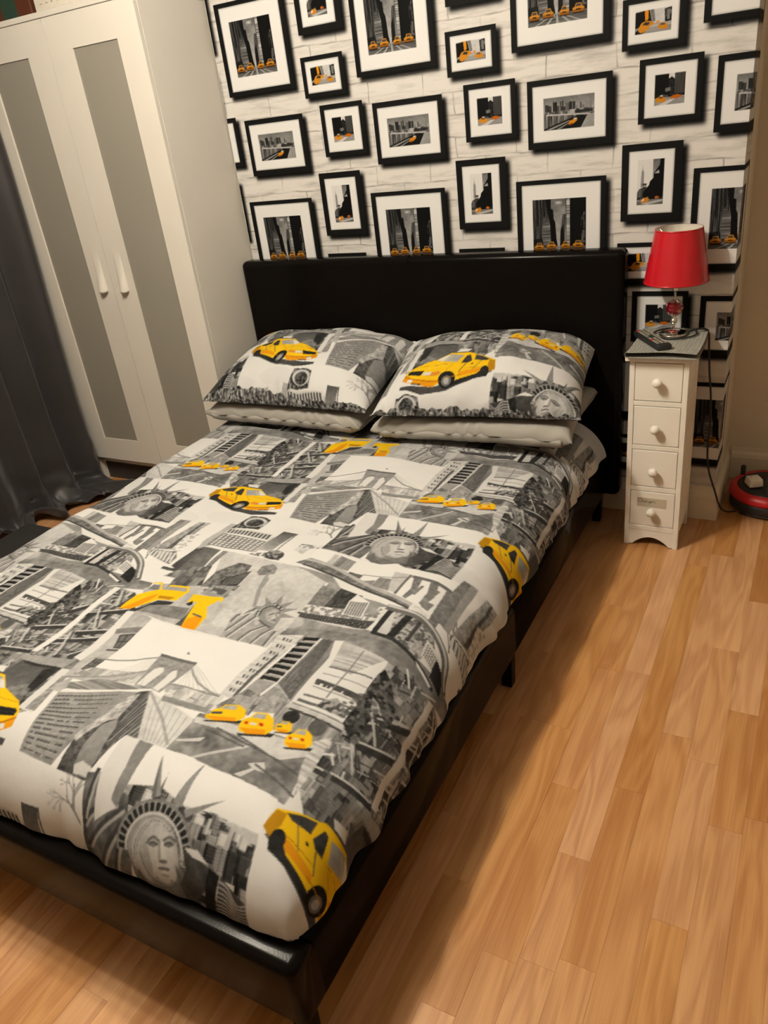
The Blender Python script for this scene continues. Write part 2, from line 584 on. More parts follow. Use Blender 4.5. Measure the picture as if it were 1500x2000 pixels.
    P('L', [(355, 495), (720, 470), (840, 472), (640, 620), (270, 862), (92, 780)], .58, tex='n', amp=.12)
    hatch('L', ((360, 505), (720, 478), (270, 855), (110, 780)), 13, 4, .3, dash=15)
    P('L', [(820, 470), (890, 465), (850, 620), (535, 985), (300, 880), (450, 740), (640, 610)], .33, tex='f', amp=.35)
    P('L', [(700, 640), (690, 690), (560, 870), (520, 900), (410, 880), (480, 800), (610, 670)], .55, grad=-.1)
    P('L', [(420, 870), (480, 860), (530, 900), (500, 950), (400, 910)], .8)
    P('L', [(760, 500), (830, 480), (700, 640), (640, 650), (560, 690), (450, 760), (440, 730), (640, 600)], .72, tex='f', amp=.4)
    P('L', [(885, 470), (850, 640), (822, 772), (700, 760), (545, 980), (560, 940), (720, 650)], .5, tex='s', amp=.3)
    hatch('L', ((870, 500), (830, 770), (560, 960), (700, 680)), 9, 3, .28, along=False)
    P('L', [(885, 465), (1145, 640), (972, 826), (815, 772)], .82, tex='n', amp=.1)
    Ln('L', [(888, 470), (960, 640), (990, 790)], 6, .62)
    P('L', [(948, 236), (1156, 290), (1122, 330), (940, 478), (880, 450), (790, 430), (860, 350)], .58, tex='f', amp=.15)
    P('L', [(945, 232), (1158, 288), (1145, 305), (945, 250)], .4)
    P('L', [(850, 380), (920, 322), (965, 322), (960, 350), (850, 438), (806, 424)], .88)
    P('L', [(945, 410), (1010, 345), (1042, 335), (1035, 380), (930, 468), (900, 450)], .88)
    for q in [((560, 270), (680, 280), (800, 275), (935, 258)), ((1122, 300), (1135, 360), (1165, 420), (1230, 470), (1290, 505)), ((380, 402), (640, 385), (860, 345), (930, 320))]:
        Ln('L', q, 5, .58)
    P('L', [(960, 495), (1230, 575), (1215, 602), (950, 530)], .55)
    Ln('L', [(1010, 420), (1290, 505)], 3, .5)
    P('L', [(1095, 235), (1105, 220), (1115, 238)], .4)
    for t_ in np.linspace(0, 1, 9):
        Ln('L', [lerp((950, 245), (860, 350), t_), lerp((560, 400), (830, 440), t_)], 1.2, .62, alpha=.7)
        Ln('L', [lerp((1150, 300), (1100, 350), t_), lerp((1290, 505), (1000, 500), t_)], 1.2, .66, alpha=.7)
    hatch('L', ((900, 490), (1120, 640), (980, 810), (840, 760)), 7, 1.5, .62, along=False)
    for t_ in np.linspace(.05, .95, 14):
        Ln('L', [lerp((355, 495), (92, 780), t_), lerp((720, 470), (270, 860), t_)], 1.3, .74, alpha=.7)

    # --- statue, half length, arm raised
    P('D', [(190, 405), (1190, 632), (569, 1272), (-94, 1081)], .76, tex='n', amp=.12)
    for q, rx in [((700, 1000), 60), ((950, 700), 70), ((200, 1000), 50)]:
        cv.ell(T('D', q)[0], rx, rx * .5, .84, alpha=.4)
    P('D', [(240, 985), (330, 925), (470, 880), (500, 1010), (640, 1090), (655, 1180), (560, 1262), (130, 1150), (190, 1080)], .66, tex='n', amp=.1)
    for q in [((470, 900), (330, 1000), (190, 1090)), ((480, 960), (360, 1040), (200, 1150)), ((560, 1060), (420, 1110), (300, 1190)), ((620, 1090), (520, 1150), (420, 1225)), ((430, 920), (300, 960), (240, 1010)), ((650, 1120), (590, 1190), (540, 1250))]:
        Ln('D', q, 7, .45)
        Ln('D', np.array(q) + [14, 8], 4, .82)
    P('D', [(495, 640), (600, 600), (595, 680), (530, 745), (475, 880), (430, 905), (325, 965), (375, 850), (440, 735)], .76)
    P('D', [(560, 640), (600, 610), (595, 680), (530, 745), (475, 880), (440, 890), (480, 760)], .58)
    P('D', [(490, 600), (540, 555), (640, 535), (680, 575), (650, 625), (560, 630), (500, 630)], .5, tex='f', amp=.3)
    P('D', [(480, 965), (530, 895), (640, 872), (715, 905), (700, 995), (655, 1055), (620, 1105), (560, 1065), (500, 1015)], .56)
    P('D', [(560, 930), (650, 920), (690, 960), (640, 1040), (560, 1000)], .72)
    P('D', [(480, 960), (520, 1010), (480, 1050), (450, 1040)], .75)
    Ln('D', [(600, 950), (640, 948)], 4, .3)
    Ln('D', [(610, 1010), (650, 1000)], 4, .38)
    for q_, g_, r_ in [((618, 950), .62, (15, 20)), ((628, 950), .72, (12, 17)), ((640, 975), .8, (6, 9))]:
        cv.ell(T('D', q_)[0], *r_, g_, alpha=.7)
    Ln('D', [(590, 960), (625, 950), (640, 952)], 3, .34)
    Ln('D', [(660, 945), (690, 948)], 3, .34)
    Ln('D', [(655, 955), (668, 990), (650, 995)], 2.5, .45)
    Ln('D', [(630, 1020), (660, 1010)], 3.5, .36)
    Ln('D', [(500, 1000), (540, 1040), (600, 1080)], 5, .38)
    Ln('D', [(487, 955), (520, 905), (580, 878), (640, 872), (715, 915)], 13, .34)
    for t in np.linspace(.02, .98, 11):
        q = smooth_path([(487, 955), (520, 905), (580, 878), (640, 872), (715, 915)], 41)[int(t * 40)]
        cv.ell(T('D', q)[0], 2.2, 4, .8)
    for a, b in [((565, 798), (590, 880)), ((727, 793), (672, 868)), ((838, 845), (712, 893)), ((862, 916), (715, 928)), ((835, 990), (700, 968)), ((465, 880), (520, 905))]:
        a, b = T('D', a, b)
        n = np.array([-(b - a)[1], (b - a)[0]])
        n = n / np.hypot(*n) * 9
        cv.poly([a, b + n, b - n], .55)

    # --- statue, close up
    P('E', [(490, 85), (665, 110), (870, 130), (1440, 235), (1340, 395), (1172, 645), (120, 415), (330, 190)], .92)
    P('E', [(560, 225), (760, 225), (930, 275), (1100, 290), (1370, 345), (1340, 400), (1175, 642), (800, 560), (500, 400)], .55, tex='c', amp=.75)
    P('E', [(930, 270), (1370, 335), (1365, 365), (1080, 290), (930, 292)], .75)
    P('E', [(310, 195), (420, 200), (580, 255), (545, 400), (430, 482), (120, 415), (230, 320)], .40, tex='n', amp=.3)
    for q in [((540, 280), (360, 330), (200, 380)), ((540, 310), (380, 380), (260, 440)), ((520, 340), (430, 400), (340, 460)), ((500, 270), (330, 290), (240, 320)), ((380, 190), (320, 250), (260, 300))]:
        Ln('E', smooth_path(np.array([list(a) + [0] for a in q]), 9)[:, :2], 9, .27)
        Ln('E', smooth_path(np.array([list(a) + [0] for a in q]), 9)[:, :2] + [10, 8], 6, .66)
    P('E', [(490, 85), (665, 110), (560, 235), (500, 280), (330, 315), (400, 190)], .86)
    P('E', [(580, 98), (665, 110), (560, 235), (500, 280), (470, 262), (540, 180)], .52)
    cx_, cy_, th_ = 1029.0, 1060.0, -0.30
    ct, st_ = math.cos(th_), math.sin(th_)
    fl = lambda p, q: (cx_ + p * ct - q * st_, cy_ + p * st_ + q * ct)
    fe = lambda p, q, rx, ry, g, al=1.0, ro=0.0, **k: cv.ell(fl(p, q), rx, ry, g, ang=th_ + ro, alpha=al, **k)
    fp = lambda pts, g, **k: cv.poly([fl(*q) for q in pts], g, **k)
    fline = lambda pts, wd, g, **k: cv.line([fl(*q) for q in smooth_path([list(q) + [0] for q in pts], 14)[:, :2]], wd, g, **k)
    fp([(-52, -10), (52, -10), (58, 40), (46, 80), (-30, 84), (-62, 60)], .50, tex='n', amp=.12)
    fp([(-62, 44), (-20, 58), (24, 62), (50, 46), (44, 84), (-34, 86)], .44, tex='n', amp=.15)
    fe(-2, 4, 56, 58, .60)
    fe(2, 8, 52, 55, .68)
    for i in range(7):
        fline([(-50 + i * 2, 30 - i * 4), (-38 + i * 4, -16 - i * 2), (0 + i * 2, -46 + i), (36 + i, -30 + i * 3)], 1.6, .50 if i % 2 else .80)
    fe(12, 12, 40, 48, .72)
    for k in range(6):
        fe(16 + k * 1.5, 10, 35 - k * 3, 44 - k * 4, .74 + k * .014, .6)
    for k in range(5):
        fe(-18 + k, 22, 12 - k, 34 - k * 4, .56, .22)
    fe(12, 56, 30, 14, .50, .6)
    fe(14, 46, 14, 9, .78, .8)
    for sx, pp in ((-1, 1), (1, 35)):
        fe(pp, -13, 14, 7, .56, .5)
        fline([(pp - 15, -12 + 3 * (sx < 0)), (pp, -19), (pp + 14, -13)], 3.6, .42)
        fe(pp, -8, 10, 4.2, .48)
        fline([(pp - 10, -8), (pp, -11.5), (pp + 10, -8)], 2.2, .30)
        fline([(pp - 9, -5), (pp, -3), (pp + 9, -5)], 2.0, .82)
    fp([(17, -14), (23, -14), (29, 12), (24, 17), (14, 15)], .86)
    fp([(13, -12), (18, -14), (16, 12), (9, 15)], .58, alpha=.7)
    fe(20, 17, 10, 3.2, .42, .9)
    fe(19, 29, 14, 3.4, .44)
    fe(19, 34, 10, 3.0, .82)
    fe(19, 40, 11, 2.4, .54, .8)
    fline([(-30, 6), (-24, 34), (-4, 56), (20, 62), (40, 50)], 2.2, .42)
    fp([(-44, 34), (-36, 60), (-20, 84), (-36, 86), (-60, 60)], .40)
    fp([(46, 20), (58, 50), (52, 84), (40, 84), (44, 50)], .42)
    for r0, r1, g in ((61, 80, .62), (59, 63, .80), (78, 82, .50)):
        aa = np.linspace(math.pi * 1.02, math.pi * 1.98, 40)
        ring_ = [fl(r1 * math.cos(a), 8 + r1 * math.sin(a)) for a in aa] + [fl(r0 * math.cos(a), 8 + r0 * math.sin(a)) for a in aa[::-1]]
        cv.poly(ring_, g)
    for a in np.linspace(math.pi * 1.05, math.pi * 1.95, 18):
        da = .058
        q_ = [fl(r_ * math.cos(a + e), 8 + r_ * math.sin(a + e)) for r_, e in ((64, -da), (76, -da), (77.5, 0), (76, da), (64, da))]
        cv.poly(q_, .14)
    P('E', [(738, 136), (775, 248), (718, 256)], .55)
    P('E', [(738, 136), (745, 250), (718, 256)], .42)
    P('E', [(990, 145), (905, 275), (850, 262)], .55)
    P('E', [(1160, 258), (930, 300), (920, 280)], .55)
    P('E', [(800, 190), (780, 235), (765, 232)], .45)
    P('E', [(910, 375), (1060, 420), (1035, 470), (800, 555), (830, 470), (900, 430)], .30, tex='n', amp=.15)
    P('E', [(915, 370), (1000, 378), (1065, 415), (960, 395)], .88)
    P('E', [(1060, 420), (1120, 440), (950, 585), (900, 575)], .14)
    P('E', [(1130, 440), (1255, 515), (1172, 645), (960, 590)], .30)
    for k in range(9):
        t = k / 9
        q = smooth_path([list(lerp((1110, 455), (960, 590), t)) + [0], list(lerp((1160, 470), (1040, 590), t)) + [0], list(lerp((1190, 520), (1110, 620), t)) + [0], list(lerp((1250, 520), (1175, 640), t)) + [0]], 10)[:, :2]
        Ln('E', q, 3.5, .72)

    # --- great bridge with the thick cable
    P('H', [(310, 0), (600, 65), (1290, 205), (1500, 220), (1500, 500), (1340, 640), (1000, 480), (420, 210), (250, 80)], .92)
    P('H', [(150, 140), (420, 212), (480, 300), (830, 432), (960, 440), (1000, 470), (860, 470), (720, 560), (160, 470), (240, 400), (390, 265)], .60, tex='n', amp=.1)
    P('H', [(350, 278), (465, 318), (350, 425), (228, 405)], .50, tex='f', amp=.2)
    P('H', [(480, 294), (640, 350), (560, 440), (350, 425)], .26, tex='f', amp=.25)
    P('H', [(228, 402), (420, 430), (720, 500), (760, 440), (830, 440), (720, 560), (440, 520), (180, 450)], .68, tex='l', amp=.5)
    P('H', [(540, 380), (600, 335), (650, 370), (690, 400), (630, 515), (485, 470)], .90)
    hatch('H', ((545, 385), (680, 405), (625, 505), (495, 468)), 7, 5, .5, along=False)
    P('H', [(170, 448), (300, 470), (720, 548), (690, 605), (500, 580), (160, 480)], .82)
    hatch('H', ((180, 455), (710, 560), (680, 600), (165, 480)), 24, 7, .25, along=False)
    Ln('H', [(165, 455), (720, 552)], 6, .3)
    P('H', [(365, 118), (440, 40), (470, 50), (395, 128)], .74)
    P('H', [(395, 128), (480, 50), (590, 90), (525, 165)], .55, tex='s', amp=.2)
    P('H', [(540, 168), (640, 190), (600, 235), (520, 200)], .38)
    P('H', [(640, 235), (730, 230), (700, 270)], .55)
    P('H', [(700, 270), (760, 205), (885, 235), (830, 320)], .55, tex='s', amp=.15)
    P('H', [(870, 158), (990, 190), (880, 335), (820, 315)], .78)
    P('H', [(985, 190), (1005, 195), (880, 345), (862, 335)], .45)
    P('H', [(1015, 205), (1075, 225), (1030, 320), (950, 375), (925, 360), (990, 300)], .48, tex='f', amp=.15)
    P('H', [(1135, 238), (1195, 255), (1160, 345), (1070, 418), (1045, 398), (1110, 320)], .48, tex='f', amp=.15)
    Ln('H', [(1010, 340), (1075, 280)], 8, .5)
    Ln('H', [(1130, 350), (1190, 300)], 8, .5)
    P('H', [(1262, 262), (1325, 290), (1170, 520), (1115, 492)], .48, tex='f', amp=.15)
    P('H', [(1100, 380), (1160, 390), (1110, 440), (1060, 420)], .5)
    Ln('H', [(640, 185), (880, 215), (1020, 210)], 3, .5)
    Ln('H', [(1010, 208), (1180, 245), (1345, 300)], 11, .42)
    for q in [((1310, 320), (1360, 480)), ((1290, 330), (1340, 560)), ((1240, 400), (1310, 600)), ((1340, 420), (1300, 600))]:
        Ln('H', q, 2.5, .45)
    P('H', [(150, 112), (260, 78), (400, 118), (520, 170), (720, 280), (1000, 408), (968, 442), (840, 395), (700, 322), (400, 195), (205, 128)], .46, tex='f', amp=.3)
    Ln('H', smooth_path([(240, 88, 0), (400, 130, 0), (520, 185, 0), (720, 290, 0), (995, 415, 0)], 20)[:, :2], 11, .70)
    Ln('H', [(205, 126), (400, 196), (700, 324), (968, 442)], 6, .25)
    P('H', [(1000, 405), (1050, 425), (1120, 470), (1060, 490), (985, 450)], .85, tex='f', amp=.2)
    # piers and quay
    P('H', [(800, 445), (850, 460), (740, 625), (660, 600), (720, 550)], .86, tex='f', amp=.1)
    P('H', [(860, 462), (1160, 540), (1180, 640), (1040, 748), (720, 628)], .50, tex='l', amp=.45)
    P('H', [(760, 520), (880, 470), (830, 640), (730, 625)], .78)
    Ln('H', [(850, 460), (715, 628)], 13, .16)
    Ln('H', [(985, 490), (830, 655)], 17, .15)
    Ln('H', [(1060, 520), (960, 650)], 9, .25)
    P('H', [(1115, 600), (1240, 670), (1190, 760), (1070, 700)], .86)
    cells('H', ((1120, 620), (1220, 675), (1180, 745), (1085, 695)), 6, 5, .55, .6, .3)
    hatch('H', ((1210, 680), (1300, 740), (1280, 840), (1160, 780)), 6, 8, .15, along=False)
    Ln('H', [(720, 628), (860, 665), (1040, 750), (1190, 840)], 9, .2)
    P('H', [(1030, 745), (1180, 830), (1160, 840), (1040, 770)], .9)
    dk = smooth_path([(830, 440, 0), (960, 470, 0), (1080, 500, 0), (1200, 570, 0), (1290, 660, 0), (1340, 800, 0)], 24)[:, :2]
    Ln('H', dk, 20, .42)
    Ln('H', dk + [0, -12], 7, .78)

    # --- twin towers and pavilion roof (seen whole further left)
    P('C', [(720, 408), (822, 420), (440, 700), (330, 662)], .50, tex='f', amp=.15)
    P('C', [(770, 412), (822, 420), (440, 700), (400, 690)], .62)
    P('C', [(890, 433), (1003, 450), (640, 700), (470, 690)], .62, tex='f', amp=.3)
    P('C', [(930, 438), (950, 442), (640, 690), (590, 690)], .34)
    P('C', [(780, 560), (900, 560), (700, 740), (640, 700)], .80, tex='l', amp=.3)
    P('C', [(450, 690), (690, 720), (690, 790), (620, 840), (430, 740)], .55, tex='s', amp=.5)
    hatch('C', ((460, 700), (690, 740), (640, 830), (430, 740)), 7, 6, .85, along=False)
    P('C', [(640, 850), (900, 680), (960, 692), (690, 900)], .80)
    hatch('C', ((645, 855), (900, 685), (955, 695), (690, 895)), 17, 6, .30, along=False)
    P('C', [(960, 692), (1095, 722), (900, 910), (690, 900)], .42, tex='n', amp=.12)
    P('C', [(1120, 730), (1165, 740), (980, 900), (900, 920)], .76)
    hatch('C', ((1125, 732), (1160, 740), (975, 900), (905, 915)), 13, 5, .42)
    Ln('C', [(560, 860), (840, 940)], 10, .3)
    P('C', [(690, 895), (900, 905), (820, 1000), (560, 930)], .5, tex='c', amp=.4)

    # --- arched hall, tower and bare tree
    P('D', [(250, 125), (330, 150), (60, 350), (-60, 380), (0, 300)], .70)
    P('D', [(430, 58), (560, 65), (610, 95), (500, 195), (250, 172)], .34, tex='l', amp=.5)
    cv.ell(T('D', (470, 120))[0], 34, 30, .75)
    cv.ell(T('D', (465, 125))[0], 25, 24, .25, tex='l', amp=.3)
    P('D', [(230, 183), (380, 190), (635, 240), (590, 302), (190, 222)], .82)
    hatch('D', ((232, 188), (620, 250), (585, 295), (205, 215)), 12, 7, .35, along=False)
    P('D', [(170, 228), (575, 318), (440, 425), (30, 340)], .48, tex='n', amp=.1)
    cells('D', ((175, 232), (565, 322), (440, 418), (45, 338)), 10, 6, .62, .66, .84)
    P('D', [(575, 318), (640, 260), (650, 290), (480, 430), (440, 425)], .70)
    P('D', [(730, 203), (862, 222), (650, 420), (490, 405)], .50, grad=.35)
    P('D', [(840, 220), (862, 222), (660, 420), (630, 415)], .35)
    P('D', [(790, 270), (840, 230), (650, 420), (620, 415)], .9)
    P('D', [(400, 440), (560, 430), (720, 430), (690, 500), (560, 480)], .62, tex='l', amp=.6)
    cv.ell(T('D', (650, 450))[0], 26, 22, .38, tex='l', amp=.5)
    P('D', [(830, 395), (900, 335), (1010, 350), (900, 440)], .82, tex='f', amp=.2)
    P('D', [(900, 335), (1010, 345), (980, 370), (870, 360)], .38)
    P('D', [(880, 345), (1110, 345), (1060, 385), (900, 380)], .74, tex='l', amp=.4)

    # --- cab yard
    P('F', [(1060, 190), (1180, 160), (1500, 190), (1640, 330), (1500, 500), (1300, 462), (1000, 382)], .72, tex='n', amp=.12)
    P('F', [(1060, 305), (1390, 340), (1340, 425), (1010, 372)], .50, tex='n', amp=.15)
    P('G', [(150, 140), (300, 60), (440, 60), (360, 190), (100, 190)], .42, tex='c', amp=.35)
    P('G', [(640, 42), (735, 62), (540, 265), (480, 210), (350, 195), (470, 100)], .44, tex='f', amp=.4)
    P('G', [(530, 148), (725, 100), (620, 195), (485, 190)], .17)
    hatch('G', ((535, 150), (715, 108), (620, 185), (495, 188)), 12, 3, .4, along=False)
    P('G', [(450, 195), (640, 195), (530, 275), (360, 215)], .58, tex='c', amp=.4)
    P('F', [(870, 365), (960, 362), (1060, 340), (1160, 290), (1280, 300), (1250, 320), (1100, 330), (1000, 372)], .2)
    P('F', [(876, 350), (930, 300), (1010, 240), (1100, 215), (1170, 203), (1385, 228), (1290, 290), (1160, 285), (1060, 325), (960, 356)], YEL)
    P('F', [(880, 350), (1010, 300), (1090, 255), (1170, 235), (1100, 290), (1040, 325), (960, 356)], ORA)
    P('F', [(1190, 205), (1250, 178), (1385, 200), (1370, 228)], .62)
    Ln('F', [(1130, 152), (1192, 156), (1180, 205)], 5, YEL)
    Ln('F', [(1250, 180), (1385, 198), (1380, 232)], 6, YEL)
    P('F', [(1085, 200), (1130, 160), (1175, 170), (1165, 205)], .5)
    P('F', [(1170, 250), (1290, 268), (1240, 285), (1160, 270)], DYEL)
    P('G', [(250, 300), (300, 245), (520, 270), (500, 300), (330, 300)], YEL)
    P('G', [(240, 310), (290, 290), (290, 315), (260, 325)], .15)
    P('G', [(340, 240), (390, 215), (520, 262), (440, 262)], .6)
    P('G', [(160, 455), (230, 400), (300, 320), (230, 470)], .3)
    P('G', [(198, 470), (250, 390), (305, 315), (350, 288), (500, 272), (512, 292), (420, 320), (385, 400), (300, 488)], YEL)
    P('G', [(200, 470), (250, 410), (330, 390), (360, 400), (300, 488)], ORA)
    P('G', [(395, 330), (490, 285), (490, 320), (410, 400), (390, 390)], .74)
    Ln('G', [(290, 378), (350, 398)], 5, .35)

    # --- the big cab
    P('A', [(130, 650), (240, 640), (340, 740), (480, 790), (760, 825), (740, 842), (520, 840), (340, 790), (220, 720)], .28)
    P('A', [(130, 680), (160, 640), (230, 640), (340, 745), (330, 770), (220, 712)], .16)
    P('A', [(128, 636), (205, 590), (330, 580), (410, 578), (450, 572), (610, 598), (660, 652), (790, 700), (822, 738), (795, 790), (720, 800), (600, 800), (480, 790), (450, 770), (330, 732), (220, 680), (210, 640)], YEL)
    P('A', [(128, 636), (205, 592), (250, 594), (215, 625), (180, 640), (150, 655)], DYEL)
    P('A', [(225, 640), (370, 690), (350, 715), (220, 672)], ORA)
    P('A', [(450, 740), (560, 765), (720, 772), (815, 752), (795, 790), (720, 800), (600, 800), (480, 790)], ORA)
    P('A', [(250, 592), (330, 584), (400, 582), (360, 612), (270, 604)], .25)
    P('A', [(372, 618), (440, 588), (465, 596), (430, 645), (385, 636)], .22)
    P('A', [(480, 598), (600, 604), (650, 655), (470, 645)], .66)
    P('A', [(590, 612), (625, 620), (655, 655), (600, 650)], .85)
    Ln('A', [(370, 614), (450, 576), (610, 600)], 5, YEL)
    Ln('A', [(468, 596), (432, 650)], 5, YEL)
    Ln('A', [(375, 690), (390, 640)], 2.5, .3)
    P('A', [(508, 712), (545, 706), (595, 722), (655, 728), (650, 748), (560, 738), (520, 728)], (.85, .55, .2))
    P('A', [(590, 720), (655, 728), (650, 746), (585, 738)], .82)
    P('A', [(668, 722), (790, 730), (805, 740), (790, 755), (660, 752)], .12)
    P('A', [(690, 778), (740, 780), (736, 796), (682, 796)], .9)
    P('A', [(495, 553), (592, 556), (586, 584), (498, 572)], .88)
    cv.ell(T('A', (412, 738))[0], 27, 30, .12, ang=.3)
    cv.ell(T('A', (404, 745))[0], 16, 18, .45, ang=.3)
    cv.ell(T('A', (402, 746))[0], 9, 11, .7, ang=.3)
    cv.ell(T('A', (190, 655))[0], 13, 17, .12)
    Ln('A', [(330, 700), (440, 735)], 2.5, DYEL)
    Ln('A', [(470, 648), (560, 668), (640, 690), (790, 706)], 1.6, DYEL)
    Ln('A', [(560, 610), (600, 660), (660, 700)], 1.4, (.98, .86, .30))
    Ln('A', [(510, 655), (600, 690), (665, 715)], 1.6, (.98, .86, .30))
    Ln('A', [(455, 752), (560, 770), (700, 778), (812, 762)], 2.2, (.55, .36, .04))
    Ln('A', [(240, 640), (300, 655), (380, 672)], 1.8, DYEL)
    Ln('A', [(300, 600), (290, 660)], 1.8, .35)
    Ln('A', [(470, 700), (500, 690), (480, 660)], 1.6, DYEL)
    P('A', [(335, 630), (350, 632), (346, 640), (332, 638)], .15)
    P('A', [(590, 790), (680, 798), (676, 804), (590, 797)], .2)
    for q_ in [(690, 738), (720, 740), (750, 742), (780, 744)]:
        Ln('A', [(q_[0] - 12, q_[1]), (q_[0] + 12, q_[1] + 1)], 1.2, .32)
    # photographic grain in the grey tones
    g_ = cv.a.mean(-1, keepdims=True)
    k_ = np.clip((.88 - g_) / .12, 0, 1) * (np.ptp(cv.a, axis=-1, keepdims=True) < .2)
    cv.a += k_ * (.13 * cv.t['f'][..., None] + .10 * cv.t['n'][..., None])
    return cv.a


def soften(a, n=1):
    for _ in range(n):
        a = (a + np.roll(a, 1, 0) + np.roll(a, -1, 0) + np.roll(a, 1, 1) + np.roll(a, -1, 1)) / 5
    return a


LINEN = lin(np.clip(soften(draw_linen(), 1), 0, 1)) * 0.60


def sample_linen(u, v):
    """u, v in mm on the cloth, periodic, bilinear"""
    u = np.mod(u, TW)
    v = np.mod(v, TH)
    x0, y0 = np.floor(u).astype(int), np.floor(v).astype(int)
    fx, fy = (u - x0)[..., None], (v - y0)[..., None]
    x0 %= TW
    y0 %= TH
    x1, y1 = (x0 + 1) % TW, (y0 + 1) % TH
    return (LINEN[y0, x0] * (1 - fx) + LINEN[y0, x1] * fx) * (1 - fy) + (LINEN[y1, x0] * (1 - fx) + LINEN[y1, x1] * fx) * fy

# ================================================================== the room
XL, XR = -0.098, 1.657            # chimney breast, left and right edge
WX0, WX1, WY0, WY1, ALC, CEIL = -1.08, 2.75, -3.35, 0.0, 0.35, 2.42
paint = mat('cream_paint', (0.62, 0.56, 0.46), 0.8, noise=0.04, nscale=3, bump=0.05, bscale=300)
white_paint = mat('skirting_paint', (0.62, 0.56, 0.46), 0.45, noise=0.03, nscale=8)
ceil_paint = mat('ceiling_paint', (0.70, 0.67, 0.60), 0.9, noise=0.02, nscale=3)


def wood_material():
    m = bpy.data.materials.new('beech_laminate')
    m.use_nodes = True
    nt = m.node_tree
    N, Lk = nt.nodes.new, nt.links.new
    b = nt.nodes['Principled BSDF']
    tc = N('ShaderNodeTexCoord')
    oi = N('ShaderNodeObjectInfo')
    off = N('ShaderNodeVectorMath')
    off.operation = 'SCALE'
    comb = N('ShaderNodeCombineXYZ')
    comb.inputs[0].default_value = 3.1
    comb.inputs[1].default_value = 17.0
    comb.inputs[2].default_value = 5.3
    Lk(comb.outputs[0], off.inputs[0])
    Lk(oi.outputs['Random'], off.inputs['Scale'])
    add = N('ShaderNodeVectorMath')
    Lk(tc.outputs['Object'], add.inputs[0])
    Lk(off.outputs[0], add.inputs[1])
    mp = N('ShaderNodeMapping')
    mp.inputs['Scale'].default_value = (13, 1.7, 13)
    Lk(add.outputs[0], mp.inputs[0])
    n1 = N('ShaderNodeTexNoise')
    n1.inputs['Scale'].default_value = 1.0
    n1.inputs['Detail'].default_value = 2
    n1.inputs['Distortion'].default_value = 0.6
    Lk(mp.outputs[0], n1.inputs['Vector'])
    # growth rings: contour lines of the broad noise
    mul = N('ShaderNodeMath')
    mul.operation = 'MULTIPLY'
    mul.inputs[1].default_value = 34
    Lk(n1.outputs['Fac'], mul.inputs[0])
    sn = N('ShaderNodeMath')
    sn.operation = 'SINE'
    Lk(mul.outputs[0], sn.inputs[0])
    mp2 = N('ShaderNodeMapping')
    mp2.inputs['Scale'].default_value = (300, 6, 300)
    Lk(add.outputs[0], mp2.inputs[0])
    n2 = N('ShaderNodeTexNoise')
    n2.inputs['Scale'].default_value = 1
    n2.inputs['Detail'].default_value = 3
    Lk(mp2.outputs[0], n2.inputs['Vector'])
    a1 = N('ShaderNodeMath')
    a1.operation = 'MULTIPLY_ADD'
    a1.inputs[1].default_value = 0.12
    Lk(sn.outputs[0], a1.inputs[0])
    n3 = N('ShaderNodeTexNoise')
    n3.inputs['Scale'].default_value = 0.55
    n3.inputs['Detail'].default_value = 1
    Lk(mp.outputs[0], n3.inputs['Vector'])
    bl = N('ShaderNodeMix')
    bl.data_type = 'FLOAT'
    bl.inputs[0].default_value = 0.55
    Lk(n2.outputs['Fac'], bl.inputs[2])
    Lk(n3.outputs['Fac'], bl.inputs[3])
    Lk(bl.outputs[0], a1.inputs[2])
    cr = N('ShaderNodeValToRGB')
    cr.color_ramp.elements[0].position = 0.25
    cr.color_ramp.elements[0].color = (0.345, 0.150, 0.052, 1)
    cr.color_ramp.elements[1].position = 0.78
    cr.color_ramp.elements[1].color = (0.53, 0.285, 0.118, 1)
    Lk(a1.outputs[0], cr.inputs[0])
    hs = N('ShaderNodeHueSaturation')
    Lk(cr.outputs[0], hs.inputs['Color'])
    mr = N('ShaderNodeMapRange')
    mr.inputs['To Min'].default_value = 0.88
    mr.inputs['To Max'].default_value = 1.12
    Lk(oi.outputs['Random'], mr.inputs[0])
    Lk(mr.outputs[0], hs.inputs['Value'])
    mr2 = N('ShaderNodeMapRange')
    mr2.inputs['To Min'].default_value = 1.06
    mr2.inputs['To Max'].default_value = 0.90
    Lk(oi.outputs['Random'], mr2.inputs[0])
    Lk(mr2.outputs[0], hs.inputs['Saturation'])
    Lk(hs.outputs[0], b.inputs['Base Color'])
    b.inputs['Roughness'].default_value = 0.42
    b.inputs['Specular IOR Level'].default_value = 0.35
    return m


wood = wood_material()
def shell(name, lo, hi, m):
    o = box(name, lo, hi, m)
    o['kind'] = 'structure'
    return o


floor = shell('floor', (WX0 - .1, WY0 - .1, -0.10), (WX1 + .1, ALC + .1, -0.0012), wood)
shell('ceiling', (WX0 - .1, WY0 - .1, CEIL), (WX1 + .1, ALC + .1, CEIL + .1), ceil_paint)
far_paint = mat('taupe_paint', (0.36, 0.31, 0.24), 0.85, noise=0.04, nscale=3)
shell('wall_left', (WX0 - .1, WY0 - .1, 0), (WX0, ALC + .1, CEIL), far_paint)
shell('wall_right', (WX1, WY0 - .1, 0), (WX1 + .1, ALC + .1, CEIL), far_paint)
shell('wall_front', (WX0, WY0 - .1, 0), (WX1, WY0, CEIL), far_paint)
shell('wall_alcove', (WX0, ALC, 0), (WX1, ALC + .1, CEIL), paint)
wall_back = shell('wall_back', (XL, 0, 0), (XR, ALC, CEIL), paint)


